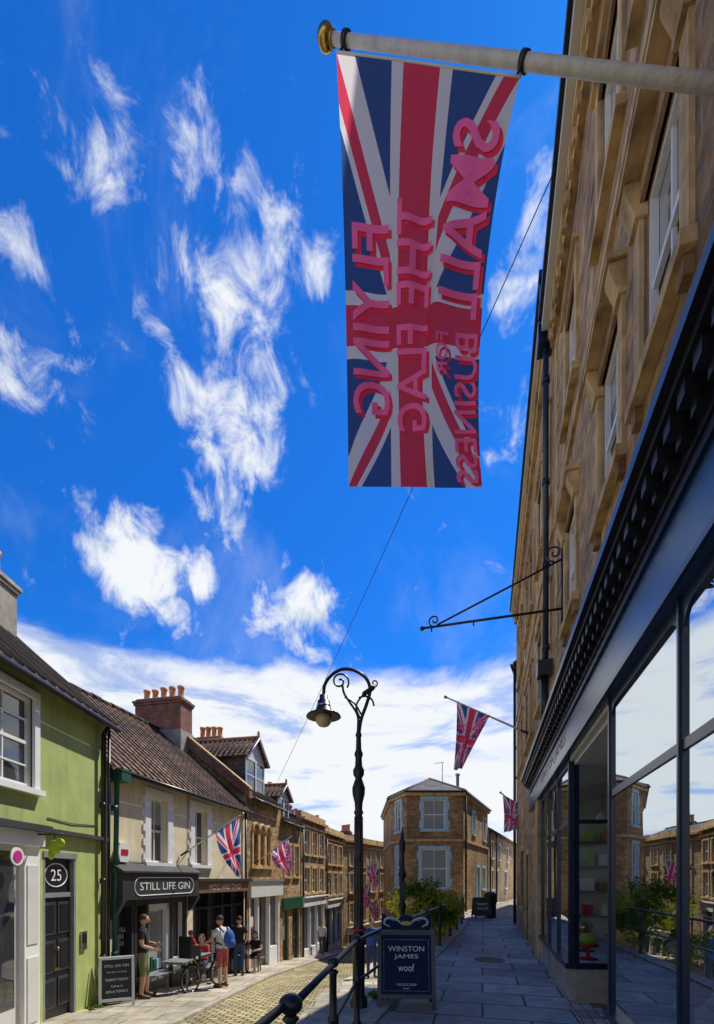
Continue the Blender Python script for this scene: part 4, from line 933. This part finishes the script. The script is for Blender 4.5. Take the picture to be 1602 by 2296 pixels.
# ------------------------------------------------------------------ people
def skinmesh(verts,edges,rad,root=0,lev=2):
    me=bpy.data.meshes.new('sk'); me.from_pydata([tuple(v) for v in verts],edges,[])
    o=bpy.data.objects.new('sk',me); sc.collection.objects.link(o)
    o.modifiers.new('s','SKIN')
    for i,d in enumerate(me.skin_vertices[0].data):
        r=rad[i]; d.radius=r if isinstance(r,tuple) else (r,r); d.use_root=(i==root)
    ss=o.modifiers.new('u','SUBSURF'); ss.levels=lev; ss.render_levels=lev
    bpy.context.view_layer.update(); dg=bpy.context.evaluated_depsgraph_get()
    r=bpy.data.meshes.new_from_object(o.evaluated_get(dg)); bpy.data.objects.remove(o); return r
def person(name,loc,yaw,J=None,H=1.75,top='tblack',bot='tolive',shoe='leather',hair='hairb',longs=False,sleeve=.6,longhair=False,headyaw=0,headtilt=0,cap=None,parent=None,beard=False):
    D=dict(pel=(0,0,.95),sp=(0,.01,1.12),ch=(0,.01,1.32),nk=(0,0,1.47),hd=(0,.015,1.56),
      shL=(-.175,0,1.42),shR=(.175,0,1.42),elL=(-.235,-.03,1.14),elR=(.235,-.03,1.14),wrL=(-.25,.06,.89),wrR=(.25,.06,.89),
      hiL=(-.09,0,.90),hiR=(.09,0,.90),knL=(-.10,.02,.49),knR=(.10,.02,.49),anL=(-.10,-.02,.09),anR=(.10,-.02,.09),toL=(-.12,.14,.035),toR=(.12,.14,.035))
    if J: D.update(J)
    keys=list(D); D={k:V(v) for k,v in D.items()}
    rad=dict(pel=.135,sp=.125,ch=.145,nk=.058,hd=.05,shL=.07,shR=.07,elL=.043,elR=.043,wrL=.03,wrR=.03,hiL=.10,hiR=.10,knL=.062,knR=.062,anL=.042,anR=.042,toL=.035,toR=.035)
    ed=[('pel','sp'),('sp','ch'),('ch','nk'),('nk','hd'),('ch','shL'),('ch','shR'),('shL','elL'),('shR','elR'),('elL','wrL'),('elR','wrR'),('pel','hiL'),('pel','hiR'),('hiL','knL'),('hiR','knR'),('knL','anL'),('knR','anR'),('anL','toL'),('anR','toR')]
    me=skinmesh([D[k] for k in keys],[(keys.index(a),keys.index(c)) for a,c in ed],[rad[k] for k in keys])
    k=H/1.75; MX=Matrix.Translation(V(loc))@Matrix.Rotation(yaw,4,'Z')@Matrix.Scale(k,4)
    b=B(MX)
    def region(p):
        best=None
        for a,c in ed:
            A,C=D[a],D[c]; t=max(0,min(1,(p-A).dot(C-A)/max((C-A).length_squared,1e-9))); d=(p-(A+(C-A)*t)).length-rad[a]*(1-t)-rad[c]*t
            if best is None or d<best[0]: best=(d,a,c,t)
        _,a,c,t=best
        if c[:2]=='to' or (c[:2]=='an' and t>.93): return shoe
        if c[:2]=='an': return bot if longs else 'skin'
        if c[:2]=='kn' or c[:2]=='hi': return bot
        if (a,c)==('pel','sp'): return bot if t<.15 else top
        if c=='hd' or (c=='nk' and t>.85): return 'skin'
        if c[:2]=='el': return top if t<sleeve or sleeve>=1 else 'skin'
        if c[:2]=='wr': return top if sleeve>1 and t<.9 else 'skin'
        return top
    vs=[b.v(v.co) for v in me.vertices]
    for pg in me.polygons: b.f([vs[i] for i in pg.vertices],region(V(pg.center)),True)
    for s in 'LR':
        a,t=D['an'+s],D['to'+s]; b.tube([a+V((0,-.04,-.05)),a.lerp(t,.5)+V((0,0,-.01)),t+V((0,.03,0))],[.042,.045,.035],shoe,8)
    for s,sg in (('L',-1),('R',1)):
        w=D['wr'+s]; d=(w-D['el'+s]).normalized(); pc=w+d*.045
        x=V((0,1,0)) if abs(d.y)<.8 else V((0,0,1)); x=(x-d*x.dot(d)).normalized(); n=d.cross(x)
        R=Matrix((x,n,d)).transposed()
        b.ell(pc,(.038,.017,.052),'skin',8,6,R)
        for i,ln in enumerate((.065,.075,.07,.055)):
            o_=x*(.027-.018*i); p0=pc+d*.035+o_; b.tube([p0,p0+d*ln*.5-n*.006*sg,p0+d*ln*.9-n*.025*sg],[.0085,.008,.006],'skin',6)
        p0=pc-d*.01+x*.034; b.tube([p0,p0+x*.025+d*.02,p0+x*.03+d*.05],[.011,.009,.007],'skin',6)
    hc=D['hd']+V((0,.02,.095)); R=Matrix.Rotation(headyaw,3,'Z')@Matrix.Rotation(headtilt,3,'X')
    def h(x,y,z): return hc+R@V((x,y,z))
    b.ell(hc,(.075,.093,.118),'skin',16,12,R); b.ell(h(0,.03,-.06),(.05,.055,.05),'skin',12,8,R)
    b.ell(h(0,.098,-.012),(.013,.018,.024),'skin',8,6,R)
    for sg in (-1,1):
        b.ell(h(sg*.03,.082,.012),(.012,.008,.007),'white',8,6,R); b.ell(h(sg*.03,.088,.012),(.006,.005,.006),'tblack',6,5,R)
        b.ell(h(sg*.03,.086,.03),(.016,.006,.004),hair,6,5,R); b.ell(h(sg*.077,0,-.005),(.012,.02,.03),'skin',8,6,R)
    b.ell(h(0,.082,-.055),(.022,.008,.006),'redp',8,5,R)
    b.ell(h(0,-.018,.03),(.083,.096,.103),hair,16,12,R,zmin=-.35)
    if beard: b.ell(h(0,.045,-.075),(.052,.055,.045),hair,12,8,R)
    if longhair: b.ell(h(0,-.06,-.06),(.085,.06,.16),hair,12,10,R)
    if cap:
        b.ell(h(0,-.01,.045),(.098,.118,.105),cap,16,10,R,zmin=-.15)
    return b.finish(name,parent)
r=math.radians
person('man_in_black_shirt',(-4.55,9.95,zr(9.95)),r(-75),dict(elL=(-.23,.06,1.15),wrL=(-.10,.25,1.13),elR=(.23,.02,1.14),wrR=(.13,.24,1.05),knL=(-.11,.06,.49),anL=(-.13,.05,.09),toL=(-.16,.21,.035)),1.76,'tblack','tolive',headyaw=r(-10),beard=True)
person('man_with_backpack',(-3.33,11.6,zr(11.6)),r(62),dict(elL=(-.24,.16,1.18),wrL=(-.22,.38,1.08),elR=(.24,.16,1.18),wrR=(.20,.40,1.08),ch=(0,.04,1.32),nk=(0,.06,1.46),hd=(0,.08,1.55)),1.76,'twhite','tpat',hair='hairb',headtilt=r(-12),beard=True)
RB=Matrix.Translation(V((-3.33,11.6,zr(11.6))))@Matrix.Rotation(r(62),4,'Z'); b=B(RB)
b.ell((0,-.22,1.22),(.15,.12,.23),'tblue',14,10); b.ell((0,-.31,1.12),(.11,.06,.12),'tblue',12,8)
for sg in (-1,1): b.tube(bez([V((sg*.1,-.14,1.38)),V((sg*.12,.0,1.49)),V((sg*.12,.16,1.36)),V((sg*.14,.12,1.15)),V((sg*.14,-.1,1.08))]),.018,'tnavy',6)
b.finish('backpack')
person('man_in_dark_clothes',(-3.55,14.1,zr(14.1)),r(20),dict(elL=(-.22,.05,1.14),wrL=(-.12,.22,1.1),elR=(.24,0,1.14),wrR=(.2,.16,.98)),1.76,'tblack','jeans',longs=True,headyaw=r(20))
SIT=dict(pel=(0,0,.56),sp=(0,.02,.72),ch=(0,.03,.92),nk=(0,.03,1.07),hd=(0,.05,1.16),shL=(-.165,.02,1.03),shR=(.165,.02,1.03),elL=(-.22,.1,.78),elR=(.22,.1,.78),wrL=(-.12,.32,.76),wrR=(.12,.32,.76),
  hiL=(-.09,.02,.55),hiR=(.09,.02,.55),knL=(-.12,.43,.52),knR=(.12,.43,.52),anL=(-.12,.42,.09),anR=(.12,.44,.09),toL=(-.13,.58,.035),toR=(.13,.6,.035))
person('seated_woman_in_red',(-4.15,12.6,zr(12.6)),r(170),SIT,1.65,'tred','jeans',longs=True,sleeve=1.2,longhair=True)
person('seated_woman',(-3.28,15.22,zr(15.2)),r(170),SIT,1.68,'tblack','tblack',longs=False,longhair=True,sleeve=.5)
person('seated_man',(-3.75,15.22,zr(15.2)),r(200),SIT,1.7,'tnavy','jeans',longs=True)
person('pedestrian',(-1.72,23,zr(23)),r(170),dict(knL=(-.10,.12,.5),anL=(-.1,.1,.1),toL=(-.1,.24,.05),knR=(.1,-.02,.49),anR=(.1,-.18,.12),toR=(.1,-.05,.04)),1.6,'offwhite','darkgrey',longs=True)
person('pedestrian',(.42,13.6,zr(13.6)),r(190),None,1.7,'tblue','jeans',longs=True)
def bicycle(name,loc,yaw):
    R=Matrix.Translation(V(loc))@Matrix.Rotation(yaw,4,'Z'); g=G(name,R)
    def circ(c,rr,n=32): return [(c[0],c[1]+rr*math.cos(2*math.pi*i/n),c[2]+rr*math.sin(2*math.pi*i/n)) for i in range(n)]
    for y,nm in ((-.52,'rear_wheel'),(.52,'front_wheel')):
        w=g[nm]; w.tube(circ((0,y,.34),.325),.02,'rubber',8,closed=True); w.tube(circ((0,y,.34),.298),.010,'steel',6,closed=True)
        w.tube([(-.04,y,.34),(.04,y,.34)],.025,'steel',8)
        for i in range(16): a=2*math.pi*i/16; w.tube([(.015*(-1)**i,y,.34),(0,y+.295*math.cos(a),.34+.295*math.sin(a))],.0025,'steel',4)
        w.tube([(0,y+.36*math.cos(a),.34+.36*math.sin(a)) for a in [math.pi*(.15+.7*i/12) for i in range(13)]],.016,'blackp',6)
    f=g['frame']; bb=(0,-.08,.30); st=(0,-.22,.80); hd=(0,.36,.82); hb=(0,.40,.62)
    for a,c,rr in ((bb,st,.017),(bb,hb,.02),(st,hd,.018),(hd,hb,.022)): f.tube([a,c],rr,'tblack',8)
    for sx in (-.05,.05): f.tube([(sx,-.52,.34),(sx*.5,-.08,.30)],.01,'tblack',6); f.tube([(sx,-.52,.34),(sx*.3,-.21,.76)],.009,'tblack',6); f.tube([hb,(sx,.44,.58),(sx,.52,.34)],.012,'tblack',6)
    f.tube([st,(0,-.25,.92)],.014,'steel',8); f.ell((0,-.27,.95),(.08,.14,.035),'tblack',10,6)
    f.tube([hd,(0,.34,.98)],.014,'steel',8); f.tube(bez([V((-.3,.22,1.03)),V((-.2,.30,1.02)),V((0,.36,.98)),V((.2,.30,1.02)),V((.3,.22,1.03))]),.012,'steel',8)
    f.tube([(-.02,-.08,.30),(.02,-.08,.30)],.09,'steel',16); f.tube([(.08,-.08,.30),(.09,-.02,.15)],.01,'steel',6); f.box(.07,.17,-.06,.02,.135,.155,'rubber'); f.tube([(-.08,-.08,.30),(-.09,-.14,.45)],.01,'steel',6); f.box(-.17,-.07,-.18,-.1,.44,.46,'rubber')
    c=g['child_seat']; c.box(-.16,.16,-.66,-.36,.88,.93,'blackp'); c.box(-.17,.17,-.72,-.66,.85,1.35,'blackp'); c.box(-.17,-.14,-.66,-.4,.93,1.12,'blackp'); c.box(.14,.17,-.66,-.4,.93,1.12,'blackp'); c.box(-.16,-.1,-.5,-.2,.55,.6,'blackp'); c.box(.1,.16,-.5,-.2,.55,.6,'blackp')
    c.tube([(0,-.5,.88),(0,-.25,.6)],.014,'steel',6)
    return g.done()
bicycle('bicycle',(-3.66,11.3,zr(11.3)),r(-20))
person('child_in_bike_seat',V((-3.66,11.3,zr(11.3)))+Matrix.Rotation(r(-20),3,'Z')@V((0,-.56,.64)),r(-20),SIT,1.05,'tred','tnavy',longs=True,cap='helmet')
def dog(name,loc,yaw,k,mat):
    vs=[V(p) for p in ((0,-.2,.42),(0,0,.43),(0,.22,.44),(0,.33,.56),(0,.40,.66),(0,.52,.63),(.07,.22,.36),(.075,.23,.2),(.075,.22,.03),(-.07,.22,.36),(-.075,.23,.2),(-.075,.22,.03),
      (.07,-.22,.36),(.075,-.16,.24),(.075,-.27,.14),(.075,-.24,.03),(-.07,-.22,.36),(-.075,-.16,.24),(-.075,-.27,.14),(-.075,-.24,.03),(0,-.3,.47),(0,-.45,.56))]
    es=[(1,0),(1,2),(2,3),(3,4),(4,5),(2,6),(6,7),(7,8),(2,9),(9,10),(10,11),(0,12),(12,13),(13,14),(14,15),(0,16),(16,17),(17,18),(18,19),(0,20),(20,21)]
    rd=[.09,.09,.12,.075,.075,.04,.05,.03,.028,.05,.03,.028,.07,.045,.026,.028,.07,.045,.026,.028,.03,.012]
    me=skinmesh(vs,es,rd,1); b=B(Matrix.Translation(V(loc))@Matrix.Rotation(yaw,4,'Z')@Matrix.Scale(k,4))
    q=[b.v(v.co) for v in me.vertices]
    for pg in me.polygons: b.f([q[i] for i in pg.vertices],mat,True)
    for sg in (-1,1): b.ell((sg*.075,.40,.65),(.02,.04,.075),mat,8,6); b.ell((sg*.035,.46,.69),(.009,.009,.009),'rubber',6,5)
    b.ell((0,.565,.635),(.016,.012,.012),'rubber',6,5); b.finish(name)
dog('dog_figurine',MR@V((6.75,-.75,.47)),r(200),.62,'tblack')
dog('dog_figurine',MR@V((2.95,-.3,.44)),r(150),.8,'white')
dog('dog_figurine',MR@V((8.1,-.35,.47)),r(170),.5,'gold')
# ------------------------------------------------------------------ sky & light
el=r(58); az=math.atan2(.72,.69)
S=V((math.sin(az)*math.cos(el),math.cos(az)*math.cos(el),math.sin(el)))
ld=bpy.data.lights.new('sun','SUN'); ld.energy=5.0; ld.angle=r(.5); ld.color=(1,.94,.83)
lo=bpy.data.objects.new('sun',ld); sc.collection.objects.link(lo); lo.rotation_euler=S.to_track_quat('Z','Y').to_euler(); lo.location=(10,10,30)
w=bpy.data.worlds.new('World'); sc.world=w; w.use_nodes=True; n=w.node_tree.nodes; l=w.node_tree.links; n.clear()
out=n.new('ShaderNodeOutputWorld'); bg=n.new('ShaderNodeBackground'); bg.inputs['Strength'].default_value=.15; l.new(bg.outputs[0],out.inputs[0])
sky=n.new('ShaderNodeTexSky'); sky.sky_type='NISHITA'; sky.sun_disc=False; sky.sun_elevation=el; sky.sun_rotation=az; sky.air_density=1.1; sky.dust_density=.2; sky.ozone_density=3
tint=n.new('ShaderNodeMix'); tint.data_type='RGBA'; tint.blend_type='MULTIPLY'; tint.inputs[0].default_value=1; tint.inputs[7].default_value=(.07,.50,1.15,1); l.new(sky.outputs[0],tint.inputs[6])
tc=n.new('ShaderNodeTexCoord'); dirv=tc.outputs['Generated']
def ma(op,a,b_=0,clamp=False):
    q=n.new('ShaderNodeMath'); q.operation=op; q.use_clamp=clamp
    for x,i in ((a,0),(b_,1)):
        if isinstance(x,(int,float)): q.inputs[i].default_value=x
        else: l.new(x,q.inputs[i])
    return q.outputs[0]
def noise(scale,detail,rough,stretch=(1,1,1),dist=0,rot=(0,0,0)):
    mp=n.new('ShaderNodeMapping'); mp.inputs['Scale'].default_value=stretch; mp.inputs['Rotation'].default_value=rot; l.new(dirv,mp.inputs[0])
    q=n.new('ShaderNodeTexNoise'); q.inputs['Scale'].default_value=scale; q.inputs['Detail'].default_value=detail; q.inputs['Roughness'].default_value=rough; q.inputs['Distortion'].default_value=dist
    l.new(mp.outputs[0],q.inputs['Vector']); return q.outputs['Fac']
def mrange(v,a,c,d=0,e=1):
    q=n.new('ShaderNodeMapRange'); q.interpolation_type='SMOOTHSTEP'; l.new(v,q.inputs[0])
    for i,x in enumerate((a,c,d,e)): q.inputs[i+1].default_value=x
    return q.outputs[0]
sp=n.new('ShaderNodeSeparateXYZ'); l.new(dirv,sp.inputs[0]); z=sp.outputs[2]
nb=noise(3.2,7,.6,(1,1,2.2),.4)
zz=ma('SUBTRACT',z,ma('MULTIPLY',ma('SUBTRACT',nb,.5),.16))
bank=mrange(zz,.425,.375)
gaps=mrange(noise(4.5,6,.6,(1,1,3.5),.5),.34,.54,.55,1)
bank=ma('MULTIPLY',bank,gaps)
blobs=[(240,345,.055,1),(215,215,.035,.75),(165,275,.03,.8),(490,395,.06,1),(450,310,.04,.6),(640,520,.045,.95),(525,665,.085,1),(700,600,.04,.9),(340,650,.06,.5),(455,885,.055,1.05),(545,985,.06,1.15),(460,1025,.035,.95),(500,1145,.045,1),(300,1265,.06,1.9),(360,1290,.045,1.7),(430,1300,.04,1.6),(400,1365,.035,1.4),(690,1355,.04,1.5),(610,1390,.06,.9),(720,1440,.06,.9),(25,850,.06,.95),(130,930,.07,.5),(30,520,.05,.6),(1160,650,.05,.8),(1110,990,.05,.75),(1200,500,.05,.7)]
tot=None
for px,py,rr,st in blobs:
    d=V(((px-801)/1050,1,(1970-py)/1050)); rad=rr*1.5/(d.length**.6); d.normalize()
    q=n.new('ShaderNodeVectorMath'); q.operation='DISTANCE'; l.new(dirv,q.inputs[0]); q.inputs[1].default_value=d
    v=mrange(q.outputs['Value'],rad*1.5,0,0,st); tot=v if tot is None else ma('MAXIMUM',tot,v)
wn=noise(15,8,.64,(1.15,1,.8),.45,(r(10),r(35),0))
wisp=mrange(ma('ADD',wn,ma('MULTIPLY',tot,.27)),.60,.92)
veil=mrange(noise(4,7,.62,(1,1,.7),.5,(0,r(40),0)),.50,.80,0,.20)
cl=ma('MAXIMUM',ma('MAXIMUM',bank,wisp),veil,True)
shade=mrange(gaps,.5,1,.60,1.0)
cc=n.new('ShaderNodeMix'); cc.data_type='RGBA'; l.new(shade,cc.inputs[0]); cc.inputs[6].default_value=(2.4,3.3,4.4,1); cc.inputs[7].default_value=(6.1,6.3,6.5,1)
mx=n.new('ShaderNodeMix'); mx.data_type='RGBA'; l.new(cl,mx.inputs[0]); l.new(tint.outputs[2],mx.inputs[6]); l.new(cc.outputs[2],mx.inputs[7]); l.new(mx.outputs[2],bg.inputs[0])
# ------------------------------------------------------------------ camera
cd=bpy.data.cameras.new('camera'); co=bpy.data.objects.new('camera',cd); sc.collection.objects.link(co); sc.camera=co
co.location=(0,0,1.6); co.rotation_euler=(math.pi/2,0,0)
cd.sensor_fit='VERTICAL'; cd.sensor_height=36; cd.lens=36*1050/2296; cd.shift_y=822/2296; cd.clip_start=.05; cd.clip_end=3000
